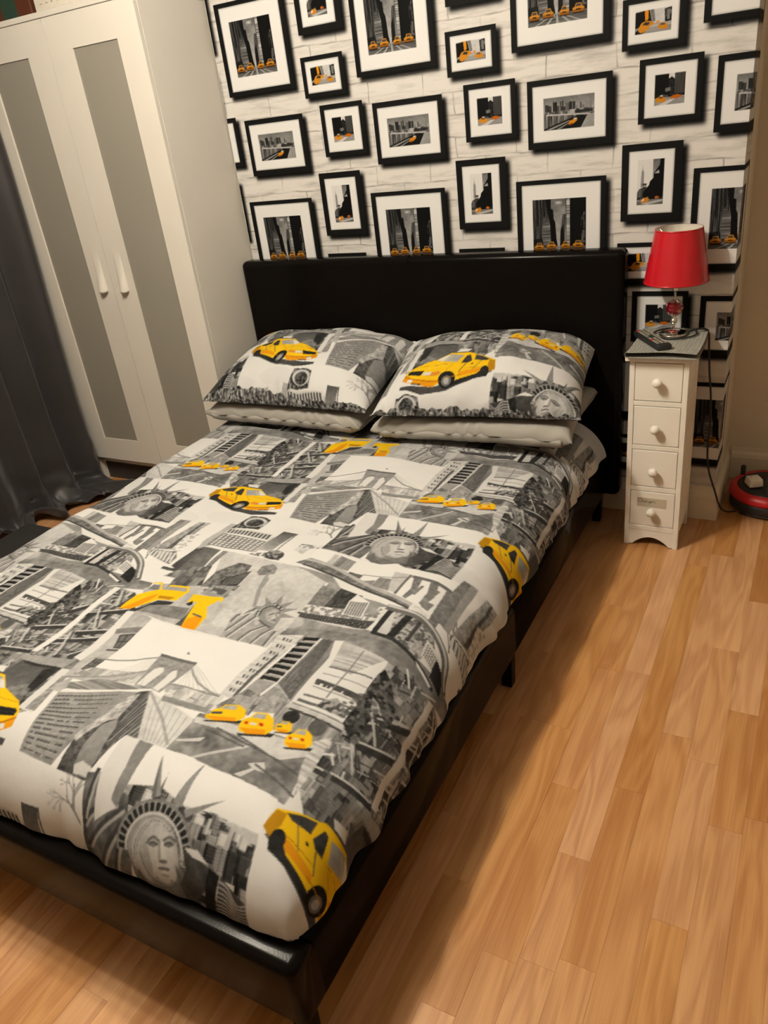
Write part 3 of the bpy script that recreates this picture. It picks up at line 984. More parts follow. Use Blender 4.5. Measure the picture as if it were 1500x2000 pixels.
def skirting(name, pts):
    """pts: run along the wall, outward side to the left of travel is the room"""
    prof = [(0, 0), (0.016, 0), (0.016, 0.085), (0.013, 0.098), (0.006, 0.108), (0.004, 0.12), (0, 0.12)]
    bm = bmesh.new()
    rows = []
    for (x, y), (nx, ny) in pts:
        rows.append([bm.verts.new((x + nx * a, y + ny * a, z)) for a, z in prof])
    for r0, r1 in zip(rows[:-1], rows[1:]):
        for i in range(len(prof)):
            j = (i + 1) % len(prof)
            bm.faces.new((r0[i], r0[j], r1[j], r1[i]))
    bm.faces.new(rows[0])
    bm.faces.new(rows[-1])
    o = link(name, bm_mesh(name, bm), None, white_paint)
    o['kind'] = 'structure'
    return o


skirting('baseboard_back', [((XL, 0), (0, -1)), ((XR, 0), (1, -1)), ((XR, ALC), (1, 0))])
skirting('baseboard_alcove', [((XR + .017, ALC), (0, -1)), ((WX1, ALC), (0, -1))])

# ---- laminate strips, each one a piece of the floor
PW = 0.065
col0 = 1.5567
starts = {0: -1.487, 2: -1.08, 3: -1.14, -1: -1.32, -2: -0.607, 4: -0.95, 5: -1.263, 1: -1.70}
plank_meshes = {}


def plank_mesh(L):
    k = round(L, 2)
    if k not in plank_meshes:
        bm = bmesh.new()
        g = 0.00008
        add_box(bm, (g, g, -0.0012), (PW - g, k - g, 0.0))
        bmesh.ops.bevel(bm, geom=[e for e in bm.edges if e.verts[0].co.z > -.0005 and e.verts[1].co.z > -.0005], offset=0.00022, segments=1, affect='EDGES')
        me = bm_mesh('plank', bm)
        me.materials.append(wood)
        plank_meshes[k] = me
    return plank_meshes[k]


def plank(x, y, L):
    o = bpy.data.objects.new('plank', plank_mesh(L))
    COL.objects.link(o)
    o.parent = floor
    o.location = (x, y, 0)


LENS = [0.48, 0.60, 0.72, 0.84, 0.96]


def lay(c0, c1, y0, y1, seed):
    r = random.Random(seed)
    for c in range(c0, c1):
        x = col0 + c * PW
        y = starts.get(c, y0 - r.random() * .6)
        while y > y0:
            y -= 0.42
        if c in starts:
            y0c = y
        while y < y1:
            L = r.choice(LENS)
            if c in starts and y < starts[c] < y + L + .12:
                L = round(starts[c] - y, 2) or 0.42
            L = max(0.08, min(L, round(ALC - y, 2) if y + L > ALC else L))
            plank(x, y, L)
            y += L


lay(-4, 9, -2.30, 0.05, 3)
lay(-17, -4, -2.55, -2.0, 5)
lay(-42, -32, -1.35, -0.10, 6)

# ================================================================== wallpaper
WPX, WPZ = 0.53, 0.633


def wallpaper_material():
    m = bpy.data.materials.new('printed_brick_wallpaper')
    m.use_nodes = True
    nt = m.node_tree
    N, Lk = nt.nodes.new, nt.links.new
    b = nt.nodes['Principled BSDF']
    b.inputs['Roughness'].default_value = 0.6
    b.inputs['Specular IOR Level'].default_value = 0.25
    tc = N('ShaderNodeTexCoord')
    sp = N('ShaderNodeSeparateXYZ')
    Lk(tc.outputs['Object'], sp.inputs[0])
    ad = N('ShaderNodeMath')
    Lk(sp.outputs[0], ad.inputs[0])
    Lk(sp.outputs[1], ad.inputs[1])
    cb = N('ShaderNodeCombineXYZ')
    Lk(ad.outputs[0], cb.inputs[0])
    Lk(sp.outputs[2], cb.inputs[1])
    nz = N('ShaderNodeTexNoise')
    nz.inputs['Scale'].default_value = 9
    nz.inputs['Detail'].default_value = 4
    Lk(cb.outputs[0], nz.inputs['Vector'])
    sub = N('ShaderNodeVectorMath')
    sub.operation = 'SUBTRACT'
    sub.inputs[1].default_value = (0.5, 0.5, 0.5)
    Lk(nz.outputs['Color'], sub.inputs[0])
    sc = N('ShaderNodeVectorMath')
    sc.operation = 'SCALE'
    sc.inputs['Scale'].default_value = 0.022
    Lk(sub.outputs[0], sc.inputs[0])
    va = N('ShaderNodeVectorMath')
    Lk(cb.outputs[0], va.inputs[0])
    Lk(sc.outputs[0], va.inputs[1])
    br = N('ShaderNodeTexBrick')
    br.inputs['Scale'].default_value = 1.0
    br.inputs['Brick Width'].default_value = 0.2
    br.inputs['Row Height'].default_value = 0.0633
    br.inputs['Mortar Size'].default_value = 0.0034
    br.inputs['Mortar Smooth'].default_value = 0.6
    Lk(va.outputs[0], br.inputs['Vector'])
    # brush streaks and patches of the whitewash
    mp = N('ShaderNodeMapping')
    mp.inputs['Scale'].default_value = (6, 38, 1)
    Lk(cb.outputs[0], mp.inputs[0])
    st = N('ShaderNodeTexNoise')
    st.inputs['Scale'].default_value = 1
    st.inputs['Detail'].default_value = 6
    st.inputs['Roughness'].default_value = 0.65
    Lk(mp.outputs[0], st.inputs['Vector'])
    cr = N('ShaderNodeValToRGB')
    cr.color_ramp.elements[0].position = 0.30
    cr.color_ramp.elements[0].color = (0.35, 0.335, 0.32, 1)
    cr.color_ramp.elements[1].position = 0.52
    cr.color_ramp.elements[1].color = (0.52, 0.505, 0.485, 1)
    Lk(st.outputs['Fac'], cr.inputs[0])
    fade = N('ShaderNodeTexNoise')
    fade.inputs['Scale'].default_value = 13
    fade.inputs['Detail'].default_value = 2
    Lk(cb.outputs[0], fade.inputs['Vector'])
    fr = N('ShaderNodeMapRange')
    fr.inputs['From Min'].default_value = 0.38
    fr.inputs['From Max'].default_value = 0.62
    fr.inputs['To Min'].default_value = 0.22
    fr.inputs['To Max'].default_value = 0.80
    Lk(fade.outputs['Fac'], fr.inputs[0])
    mm = N('ShaderNodeMath')
    mm.operation = 'MULTIPLY'
    Lk(br.outputs['Fac'], mm.inputs[0])
    Lk(fr.outputs[0], mm.inputs[1])
    mx = N('ShaderNodeMix')
    mx.data_type = 'RGBA'
    Lk(mm.outputs[0], mx.inputs[0])
    Lk(cr.outputs[0], mx.inputs[6])
    mx.inputs[7].default_value = (0.22, 0.205, 0.19, 1)
    Lk(mx.outputs[2], b.inputs['Base Color'])
    return m


WRAP = 0.15
bm = bmesh.new()
ring = [(XL, 0.0), (XL, -0.0005), (XR + .0005, -0.0005), (XR + .0005, WRAP), (XR, WRAP), (XR, 0.0)]
lo_ = [bm.verts.new((x, y, 0.12)) for x, y in ring]
hi_ = [bm.verts.new((x, y, CEIL - .001)) for x, y in ring]
for i in range(6):
    j = (i + 1) % 6
    bm.faces.new((lo_[i], lo_[j], hi_[j], hi_[i]))
bm.faces.new(lo_)
bm.faces.new(hi_)
wallpaper = link('wallpaper', bm_mesh('wallpaper', bm), wall_back, wallpaper_material())
wallpaper['label'] = 'white brick print wallpaper with framed city photographs'

PX_MM = 0.7   # canvas pixel of the wallpaper photographs in mm


def cab_front(cv, x, y, w_, h, c1=(.78, .58, .26), c2=(.60, .42, .18)):
    cv.poly([(x - .05 * w_, y + h), (x + 1.05 * w_, y + h), (x + .95 * w_, y + 1.15 * h), (x + .05 * w_, y + 1.15 * h)], .12)
    cv.poly([(x, y + .5 * h), (x + .18 * w_, y + .40 * h), (x + .28 * w_, y), (x + .72 * w_, y), (x + .84 * w_, y + .40 * h), (x + w_, y + .5 * h), (x + w_, y + h), (x, y + h)], c1)
    cv.poly([(x + .24 * w_, y + .38 * h), (x + .32 * w_, y + .08 * h), (x + .68 * w_, y + .08 * h), (x + .76 * w_, y + .38 * h)], .35)
    cv.poly([(x, y + .68 * h), (x + w_, y + .68 * h), (x + w_, y + h), (x, y + h)], c2)
    cv.poly([(x + .3 * w_, y + .62 * h), (x + .7 * w_, y + .62 * h), (x + .7 * w_, y + .78 * h), (x + .3 * w_, y + .78 * h)], .15)


def photo_avenue(w_, h):
    cv = Canvas(w_, h, .70, seed=21, unit=.8)
    q = lambda pts, g, **k: cv.poly(np.array(pts) * [w_, h], g, **k)
    q([(0, 0), (1, 0), (1, 1), (0, 1)], .62, grad=.25, tex='n', amp=.2)
    [cv.ell(((.46 + k_ * .02) * w_, .07 * h), .05 * w_, .03 * h, .85, alpha=.22) for k_ in range(4)]
    q([(0, 0), (.26, 0), (.30, .35), (.36, .8), (.36, .95), (0, .95)], .33, tex='s', amp=.35)
    for i in range(9):
        q([(.01 + i * .03, 0), (.018 + i * .03, 0), (.03 + i * .034, .75), (.018 + i * .034, .75)], .18)
    q([(.24, 0), (.35, 0), (.35, .17), (.39, .19), (.40, .36), (.43, .42), (.45, .72), (.49, .95), (.34, .95), (.33, .5)], .16, tex='s', amp=.1)
    q([(.19, .32), (.25, .30), (.33, .5), (.35, .95), (.17, .95)], .42, tex='h', amp=.35)
    q([(.62, 0), (.70, 0), (.72, .3), (.73, .95), (.51, .95), (.52, .60), (.55, .38), (.57, .28), (.63, .27)], .40, tex='s', amp=.3)
    q([(.64, .02), (.70, 0), (.72, .95), (.64, .95)], .60, tex='h', amp=.4)
    q([(.51, .95), (.53, .55), (.58, .45), (.60, .95)], .2)
    q([(.70, 0), (1, 0), (1, .95), (.70, .95)], .14, tex='s', amp=.08)
    q([(.90, .35), (.97, .25), (.98, .8), (.92, .8)], .38, tex='c', amp=.4)
    q([(0, .72), (.18, .70), (.2, .88), (0, .9)], .16, tex='l', amp=.2)
    q([(0, .86), (1, .86), (1, 1), (0, 1)], .45, tex='h', amp=.25)
    for x in (.10, .30, .48, .68, .86):
        q([(x, 1), (x + .05, 1), (.5, .84), (.49, .84)], .66)
    for x, y, w2 in ((.03, .79, .17), (.26, .78, .18), (.54, .78, .16), (.76, .77, .19)):
        cab_front(cv, x * w_, (y - .01) * h, w2 * w_, .125 * h)
    return cv.a


def photo_skyline(w_, h):
    cv = Canvas(w_, h, .62, seed=22, unit=.8)
    q = lambda pts, g, **k: cv.poly(np.array(pts) * [w_, h], g, **k)
    q([(0, 0), (1, 0), (1, .5), (0, .5)], .58, tex='n', amp=.15, grad=.12)
    r = cv.rng
    for x, t, wd, g in [(.03, .20, .07, .3), (.10, .24, .06, .36), (.19, .14, .08, .26), (.27, .26, .05, .36), (.33, .14, .03, .34), (.37, .12, .03, .34), (.36, .3, .08, .3), (.44, .20, .08, .42), (.51, .17, .06, .28), (.58, .18, .05, .28), (.63, .3, .05, .55), (.72, .22, .03, .45), (.74, .3, .07, .5), (.84, .2, .03, .56), (.9, .22, .05, .56)]:
        q([(x, t), (x + wd, t + .01), (x + wd, .48), (x, .48)], g, tex='s', amp=.15)
    q([(0, .44), (1, .40), (1, .55), (0, .55)], .55, tex='c', amp=.35)
    q([(.62, .46), (.97, .44), (.97, .54), (.64, .56)], .28, tex='f', amp=.2)
    q([(0, .52), (1, .56), (1, 1), (0, 1)], .42, tex='s', amp=.3)
    q([(.05, .50), (.92, .58), (.92, .62), (.05, .545)], .72)
    for x in (.06, .18, .30, .42):
        q([(x, .55), (x + .012, .55), (x + .01, .95 - x * .4), (x - .002, .95 - x * .4)], .68)
    q([(0, .95), (.45, .72), (.70, .60), (.86, .64), (.74, .99), (.05, 1), (0, 1)], .20)
    q([(.05, .98), (.50, .75), (.53, .76), (.15, .99)], .6)
    q([(.25, .99), (.52, .80), (.54, .81), (.32, .99)], .55)
    q([(.74, .99), (.86, .64), (1, .58), (1, .99)], .62, tex='n', amp=.15)
    q([(.49, .86), (.52, .76), (.58, .74), (.60, .70), (.67, .71), (.66, .78), (.58, .87), (.52, .90)], (.80, .57, .22))
    q([(.59, .70), (.63, .68), (.67, .70), (.63, .745)], .75)
    q([(.49, .86), (.58, .83), (.58, .87), (.52, .90)], (.6, .36, .05))
    return cv.a


def photo_corner(w_, h):
    cv = Canvas(w_, h, .80, seed=23, unit=.6)
    q = lambda pts, g, **k: cv.poly(np.array(pts) * [w_, h], g, **k)
    q([(0, 0), (.46, 0), (.46, .72), (0, .72)], .15, tex='h', amp=.1)
    q([(.46, .16), (.55, .10), (.65, .18), (.65, .7), (.46, .7)], .22, tex='c', amp=.2)
    q([(.47, 0), (.64, 0), (.64, .13), (.55, .10), (.47, .16)], .84)
    q([(.65, 0), (1, 0), (1, .7), (.65, .7)], .38, tex='s', amp=.1)
    for i in range(8):
        q([(.665 + i * .043, 0), (.682 + i * .043, 0), (.682 + i * .043, .7), (.665 + i * .043, .7)], .24)
    q([(.36, .46), (.52, .44), (.52, .56), (.36, .57)], .5)
    q([(0, .66), (1, .66), (1, .8), (0, .8)], .22, tex='c', amp=.4)
    q([(0, .76), (1, .74), (1, 1), (0, 1)], .62, tex='n', amp=.25)
    q([(.1, 1), (.6, .8), (.75, .8), (.4, 1)], .78)
    q([(.02, .80), (.10, .74), (.22, .70), (.34, .75), (.40, .80), (.38, .88), (.25, .92), (.06, .88)], (.80, .58, .24))
    q([(.12, .76), (.2, .72), (.3, .755), (.28, .78)], .3)
    q([(.52, .78), (.60, .72), (.74, .69), (.88, .73), (.92, .78), (.74, .83), (.56, .83)], (.72, .45, .08))
    q([(.18, .68), (.28, .67), (.28, .71), (.2, .71)], .8)
    return cv.a


def photo_tower(w_, h):
    cv = Canvas(w_, h, .86, seed=24, unit=.6)
    q = lambda pts, g, **k: cv.poly(np.array(pts) * [w_, h], g, **k)
    q([(.58, 0), (1, 0), (1, .5), (.58, .5)], .58, grad=.2, tex='n', amp=.15)
    q([(.19, .10), (.21, .22), (.25, .27), (.26, .6), (.13, .6), (.15, .27), (.18, .22)], .60)
    q([(.2, .52), (.36, .52), (.36, .57), (.2, .57)], .36)
    q([(0, .72), (.08, .64), (.22, .6), (.34, .58), (.40, .62), (.40, .85), (0, .85)], .42, tex='s', amp=.3)
    q([(.22, .72), (.45, .56), (.48, .48), (.62, .40), (.62, .30), (.82, .14), (.84, 0), (1, 0), (1, .86), (.2, .86)], .12, tex='h', amp=.06)
    q([(.64, .31), (.80, .24), (.82, .31)], .7)
    q([(0, .84), (1, .84), (1, 1), (0, 1)], .48, tex='h', amp=.3)
    q([(0, .83), (.5, .81), (.98, .82), (.98, .87), (0, .88)], .25, tex='c', amp=.5)
    q([(.15, .97), (.5, .93), (.98, .9), (.98, .93), (.4, 1)], .72)
    q([(.14, .90), (.22, .85), (.40, .83), (.47, .87), (.44, .93), (.28, .955), (.15, .94)], (.78, .56, .24))
    q([(.2, .88), (.28, .86), (.28, .90), (.2, .92)], .85)
    q([(.68, .83), (.76, .81), (.84, .84), (.82, .87), (.70, .87)], (.75, .45, .1))
    return cv.a


def photo_cabs(w_, h):
    cv = Canvas(w_, h, .80, seed=25, unit=.6)
    q = lambda pts, g, **k: cv.poly(np.array(pts) * [w_, h], g, **k)
    q([(0, 0), (1, 0), (1, 1), (0, 1)], .80, tex='n', amp=.15)
    q([(0, .05), (.20, .02), (.40, 0), (.46, .5), (.2, .7), (0, .9)], .20, tex='c', amp=.35)
    q([(.26, 0), (.36, 0), (.36, .4), (.28, .45)], (.85, .60, .18))
    q([(.42, 0), (.52, 0), (.56, .5), (.46, .55)], .55, tex='s', amp=.3)
    q([(.80, .05), (1, 0), (1, .9), (.82, .6)], .35, tex='c', amp=.5)
    q([(0, .75), (.5, .62), (1, .6), (1, 1), (0, 1)], .62, tex='h', amp=.2)
    q([(0, .88), (.1, .8), (.3, .9), (.2, 1), (0, 1)], .22)
    q([(.10, .72), (.18, .52), (.30, .46), (.46, .50), (.56, .62), (.42, .70), (.36, .86), (.18, .96), (.10, .88)], (.80, .58, .24))
    q([(.20, .62), (.28, .50), (.42, .54), (.36, .66)], .3)
    q([(.62, .78), (.66, .66), (.80, .62), (.90, .70), (.92, .88), (.80, .92), (.64, .86)], (.78, .57, .25))
    q([(.68, .72), (.72, .65), (.82, .66), (.82, .74)], .4)
    q([(.58, .55), (.64, .5), (.70, .58), (.6, .62)], (.85, .6, .2))
    return cv.a


# outer x0 x1 z0 z1, mat x0 x1 z0 z1, photo x0 x1 z0 z1 (metres in the repeat)
FRAMES = [
    ('avenue', (-.065, .219, 1.471, 1.752), (-.046, .202, 1.486, 1.738), (-.012, .159, 1.527, 1.694), photo_avenue),
    ('skyline', (-.021, .232, 1.206, 1.392), (-.004, .214, 1.225, 1.375), (.029, .181, 1.255, 1.342), photo_skyline),
    ('corner', (.305, .473, 1.246, 1.407), (.322, .457, 1.260, 1.391), (.348, .429, 1.288, 1.365), photo_corner),
    ('tower', (.263, .433, .984, 1.196), (.284, .411, 1.004, 1.176), (.310, .385, 1.028, 1.152), photo_tower),
    ('cabs', (.255, .420, 1.433, 1.554), (.271, .403, 1.447, 1.540), (.290, .385, 1.468, 1.522), photo_cabs),
]


def box_blur(a, r, axis):
    c = np.cumsum(np.concatenate([np.zeros_like(np.take(a, [0], axis)), np.pad(a, [(r, r) if i == axis else (0, 0) for i in range(a.ndim)], mode='edge')], axis), axis)
    n = a.shape[axis]
    return (np.take(c, np.arange(2 * r + 1, 2 * r + 1 + n), axis) - np.take(c, np.arange(0, n), axis)) / (2 * r + 1)


def frame_canvas(o, mt, ph, fn):
    mm = PX_MM / 1000
    x0, x1, z0, z1 = o[0] - .004, o[1] + .034, o[2] - .034, o[3] + .004
    W_, H_ = int((x1 - x0) / mm), int((z1 - z0) / mm)
    X = x0 + (np.arange(W_) + .5) * mm
    Z = z1 - (np.arange(H_) + .5) * mm
    rect = lambda r: ((X >= r[0]) & (X < r[1]))[None, :] & ((Z >= r[2]) & (Z < r[3]))[:, None]
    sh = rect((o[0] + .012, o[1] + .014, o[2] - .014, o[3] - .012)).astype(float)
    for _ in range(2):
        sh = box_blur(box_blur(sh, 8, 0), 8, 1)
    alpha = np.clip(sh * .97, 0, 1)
    img = np.full((H_, W_, 3), 0.05)
    fr = rect(o)
    alpha[fr] = 1.0
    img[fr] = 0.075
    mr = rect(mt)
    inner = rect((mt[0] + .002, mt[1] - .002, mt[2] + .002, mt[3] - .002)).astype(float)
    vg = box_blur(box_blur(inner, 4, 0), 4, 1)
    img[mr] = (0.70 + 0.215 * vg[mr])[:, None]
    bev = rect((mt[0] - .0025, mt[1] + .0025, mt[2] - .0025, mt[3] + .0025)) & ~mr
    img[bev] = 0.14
    w_, h_ = int((ph[1] - ph[0]) / mm), int((ph[3] - ph[2]) / mm)
    px, py = int((ph[0] - x0) / mm), int((z1 - ph[3]) / mm)
    img[py:py + h_, px:px + w_] = np.clip((fn(w_, h_) - .5) * 1.2 + .43, .04, .9)
    return x0, z1, np.concatenate([img, alpha[..., None]], -1)


pic_mat = print_mat('wallpaper_photo_print', rough=0.6, alpha=True, weave=False, spec=0.08)


def frame_mesh(name, x0, z1, img, shift=0.0, bend=False, cut_left=False):
    k = 2
    H_, W_ = img.shape[0] // k * k, img.shape[1] // k * k
    c = img[:H_, :W_].copy()
    c[..., :3] = lin(np.clip(c[..., :3], 0, 1)) * 0.70
    c = c.reshape(H_ // k, k, W_ // k, k, 4).mean((1, 3))
    mm = PX_MM / 1000 * k
    h, w_ = c.shape[:2]
    X = x0 + (np.arange(w_) + .5) * mm
    Z = z1 - (np.arange(h) + .5) * mm
    P = np.zeros((h, w_, 3))
    P[..., 0] = X[None, :]
    P[..., 2] = Z[:, None]
    P[..., 1] = -0.0009
    al = c[..., 3]
    keep = (np.maximum(np.maximum(al[:-1, :-1], al[1:, :-1]), np.maximum(al[:-1, 1:], al[1:, 1:])) > 0.004)
    wx = P[..., 0] + shift
    if bend:
        over = wx > XR + .0009
        P[..., 1] = np.where(over, wx - XR - .0018, -0.0009)
        P[..., 0] = np.where(over, XR + .0009 - shift, P[..., 0])
        keep &= (wx[:-1, :-1] < XR + WRAP)
    if cut_left:
        keep &= (wx[:-1, :-1] > XL + .0005)
    P = P[:, ::-1]
    c = c[:, ::-1]
    keep = keep[:, ::-1]
    me = grid_mesh(name, P, c, smooth=False, keep=keep)
    me.materials.append(pic_mat)
    return me


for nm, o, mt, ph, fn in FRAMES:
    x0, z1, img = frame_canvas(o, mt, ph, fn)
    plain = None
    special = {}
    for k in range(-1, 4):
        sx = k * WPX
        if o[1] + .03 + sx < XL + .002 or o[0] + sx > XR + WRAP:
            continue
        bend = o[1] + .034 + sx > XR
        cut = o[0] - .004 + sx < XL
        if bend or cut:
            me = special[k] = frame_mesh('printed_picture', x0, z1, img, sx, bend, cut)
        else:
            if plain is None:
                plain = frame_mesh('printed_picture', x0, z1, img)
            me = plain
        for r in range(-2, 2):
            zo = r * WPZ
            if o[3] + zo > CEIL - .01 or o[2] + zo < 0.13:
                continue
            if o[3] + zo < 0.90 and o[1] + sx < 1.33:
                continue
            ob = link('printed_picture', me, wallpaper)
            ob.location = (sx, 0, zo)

# ================================================================== wardrobe
ww = mat('white_wardrobe_foil', (0.58, 0.555, 0.505), 0.42, noise=0.03, nscale=6, spec=0.4)
wgl = mat('grey_frosted_panel', (0.235, 0.22, 0.19), 0.38, noise=0.04, nscale=5, spec=0.5)
gap_shade = mat('painted_gap_shade', (0.03, 0.026, 0.022), 0.9)  # near-black colour standing in for shade below the wardrobe
WF, WB = -0.345, 0.155
wx0, wx1 = -0.954, -0.1035
wd = thing('wardrobe', 'tall white wardrobe with two doors and grey frosted panels', 'wardrobe', (0, 0, 0))
FD = WF + 0.0165   # carcass front
box('side_panel', (wx1 - .018, FD, 0), (wx1, WB, 1.772), ww, wd, .0012, 1)
box('side_panel', (wx0, FD, 0), (wx0 + .018, WB, 1.772), ww, wd, .0012, 1)
box('top_panel', (wx0 - .002, WF - .004, 1.7725), (wx1, WB, 1.790), ww, wd, .002, 2)
box('plinth', (wx0 + .018, FD, .1), (wx1 - .018, FD + .018, .122), ww, wd, .001, 1)
box('kick_shade_board', (wx0 + .018, FD + .03, 0), (wx1 - .018, FD + .045, .103), gap_shade, wd)  # added board, coloured dark to paint the floor shadow under the wardrobe
box('floor_panel', (wx0 + .018, FD + .018, .104), (wx1 - .018, WB, .122), ww, wd)
box('back_panel', (wx0 + .018, WB - .006, .122), (wx1 - .018, WB, 1.772), ww, wd)
mid = -0.5252


def pull(name, cx, z0, z1, parent):
    """white moulded pull that swells out of the door towards its lower lip"""
    n, k = 26, 17
    P = np.zeros((n, k, 3))
    for i in range(n):
        t = i / (n - 1)
        d = 0.022 * t ** 1.6
        hw = 0.019
        for j in range(k):
            s = -1 + 2 * j / (k - 1)
            P[i, j] = (cx + s * hw, WF + .0005 - d * math.sqrt(max(0, 1 - abs(s) ** 2.4)) - .0004, z1 - (z1 - z0) * t)
    back = P[-1].copy()
    back[:, 1] = WF + .0005
    back[:, 2] = z0 + .002
    P = np.concatenate([P, back[None]], 0)
    return link(name, grid_mesh(name, P), parent, ww)


for (a, b, ga, gb, hx) in [(wx0 + .0015, mid - .0015, -.8362, -.6356, -.580), (mid + .0015, wx1 - .0002, -.4126, -.2044, -.466)]:
    bm = bmesh.new()
    z0, z1, g0, g1 = .1245, 1.7712, .2262, 1.6702
    for lo, hi in [((a, WF, z0), (ga, FD - .001, z1)), ((gb, WF, z0), (b, FD - .001, z1)), ((ga, WF, z0), (gb, FD - .001, g0)), ((ga, WF, g1), (gb, FD - .001, z1))]:
        add_box(bm, lo, hi)
    bmesh.ops.remove_doubles(bm, verts=bm.verts, dist=1e-5)
    door = link('door', bm_mesh('door', bm), wd, ww)
    gp = box('frosted_panel', (ga, WF + .004, g0), (gb, WF + .010, g1), wgl, door)
    gp['label'] = 'grey frosted panel'
    pull('handle', hx, .866, 1.03, door)
    if a < -.9:
        box('edge_moulding', (ga - .004, WF - .0025, g0 - .004), (ga, WF, g1 + .004), ww, door, .001, 1)

# things on top of the wardrobe
brown = mat('red_brown_board', (0.075, 0.020, 0.008), 0.5, noise=0.35, nscale=18)
green = mat('dark_green_print', (0.02, 0.045, 0.03), 0.5, noise=0.3, nscale=40)
bx = thing('storage_box', 'red-brown storage box with dark green mark on wardrobe top', 'box', (-0.79, -0.16, 1.7905), 0.03)
box('box_body', (-.145, -.11, 0), (.145, .12, .15), brown, bx, .004, 2)
box('box_lid', (-.15, -.115, .151), (.15, .125, .19), brown, bx, .004, 2)
box('printed_mark', (.0, -.1115, .004), (.075, -.1104, .14), green, bx)
wbx_m = mat('white_print_card', (0.62, 0.58, 0.50), 0.55, noise=0.10, nscale=60)
ink = mat('grey_ink', (0.28, 0.26, 0.24), 0.7, noise=0.1)
wb = thing('carton', 'flat white carton with grey print on wardrobe top', 'box', (-0.42, -0.10, 1.7905), 0.0)
box('carton_body', (-.20, -.17, 0), (.22, .19, .075), wbx_m, wb, .006, 3)
rr = random.Random(4)
bm = bmesh.new()
for i in range(26):
    x = -.17 + (i % 13) * .028
    z = .032 + (i // 13) * .022
    add_box(bm, (x, -.1708, z), (x + rr.uniform(.006, .02), -.1698, z + rr.uniform(.002, .008)))
link('printed_marks', bm_mesh('printed_marks', bm), wb, ink)

# ================================================================== curtain
sat = mat('dark_grey_satin', (0.024, 0.0225, 0.024), 0.45, noise=0.25, nscale=6, sheen=0.15, spec=0.35, bump=0.15, bscale=9)


def curtain():
    na, nl = 240, 170
    a = np.linspace(0, 1, na)
    yb = -0.385 - a * 1.15
    P = np.zeros((nl, na, 3))
    fold = np.sin(a * 2 * math.pi * 7.6 + .9) * .62 + .45 * np.sin(a * 2 * math.pi * 3.1 + 1.9)
    fold2 = np.sin(a * 2 * math.pi * 11 + .3)
    excess = .10 + .05 * np.sin(a * 2 * math.pi * 2.1 + 1.0) + .03 * np.sin(a * 2 * math.pi * 5.3)
    excess += .07 * np.exp(-(a / .05) ** 2)
    tp = np.clip((a - .36) / .10, 0, 1)
    excess *= 1 - .85 * tp * tp * (3 - 2 * tp)
    Ltot = 2.30
    for i in range(nl):
        t = i / (nl - 1)
        s = t ** .8 * (Ltot + .16)
        sag = s - (Ltot - .05)
        x = -.925 + .048 * fold * (.55 + .45 * min(1, s / 1.2)) + .008 * fold2
        y = yb + .012 * np.sin(a * 2 * math.pi * 6.2 + 2.0) * min(1, s)
        y = y + .02 * np.exp(-(a / .06) ** 2) * math.sin(s * 2.2)
        if sag <= 0:
            z = np.full(na, 2.36 - s) - .0
            z = np.maximum(z, .012)
        else:
            z = None
        # puddle: beyond the break the cloth runs outwards over the floor
        q = np.clip((s - (2.36 - .06)) / (Ltot + .16 - (2.36 - .06)), 0, 1)
        zz = np.maximum(2.36 - s, 0)
        zz = np.where(zz < .07, .012 + .058 * (zz / .07) ** 2, zz)
        out = q * excess * 1.25 + .012 * np.sin(a * 40 + q * 3) * q
        near = max(0.0, 1 - zz.max() / .45) if np.ndim(zz) else max(0.0, 1 - zz / .45)
        x = x + out + .035 * near ** 2
        z = zz + .018 * q * (1 + np.sin(a * 2 * math.pi * 9.0 + 2 * q)) * (1 - q * .5) + .02 * np.sin(math.pi * q) * (1 + np.sin(a * 2 * math.pi * 4.1))
        P[i, :, 0], P[i, :, 1], P[i, :, 2] = x, y, np.maximum(z, .004)
    cr1 = lattice(nl, na, 30, 16, 71) * .05 + lattice(nl, na, 60, 34, 72) * .022
    wz = np.clip(1 - P[..., 2] / .34, 0, 1) ** 1.5
    P[..., 0] += wz * cr1
    P[..., 2] = np.maximum(P[..., 2] + wz * np.abs(lattice(nl, na, 26, 22, 73)) * .05 * (P[..., 2] < .1), .004)
    P[..., 0] = np.maximum(P[..., 0], WX0 + .01)
    me = grid_mesh('curtain', P)
    o = link('curtain', me, None, sat)
    sm = o.modifiers.new('thick', 'SOLIDIFY')
    sm.thickness = .0018
    return o


tag(curtain(), 'dark grey satin curtain pooling on the floor beside the wardrobe', 'curtain')
blk = mat('black_cloth', (0.012, 0.011, 0.011), 0.8, noise=0.2, bump=0.2, bscale=400)
bc = thing('fabric_box', 'low black fabric box on the floor between curtain and bed', 'box', (0, 0, 0))
box('box_body', (-.725, -1.30, 0.001), (-.42, -.905, .088), blk, bc, .006, 3)
box('box_lid', (-.730, -1.305, .0885), (-.415, -.90, .105), blk, bc, .006, 3)

# ================================================================== bed
def leather():
    m = mat('black_faux_leather', (0.0036, 0.0028, 0.0024), 0.19, noise=0.25, nscale=30, bump=0.04, bscale=260, spec=0.06)
    return m


lea = leather()
BX0, BX1, BY0, BY1 = -0.099, 1.3215, -2.035, -0.086
RZ0, RZ1 = 0.108, 0.2575
bed = thing('bed_frame', 'black faux leather double bed frame with padded headboard', 'bed')
bm = bmesh.new()
add_box(bm, (-.0985, -.0863, .085), (1.358, -.012, .9152), .022, 5)
hb = link('headboard', bm_mesh('headboard', bm, smooth=True), bed, lea)
box('seam', (.627, -.0868, .10), (.629, -.0860, .912), lea, hb)
box('seam', (.627, -.080, .9148), (.629, -.018, .9158), lea, hb)


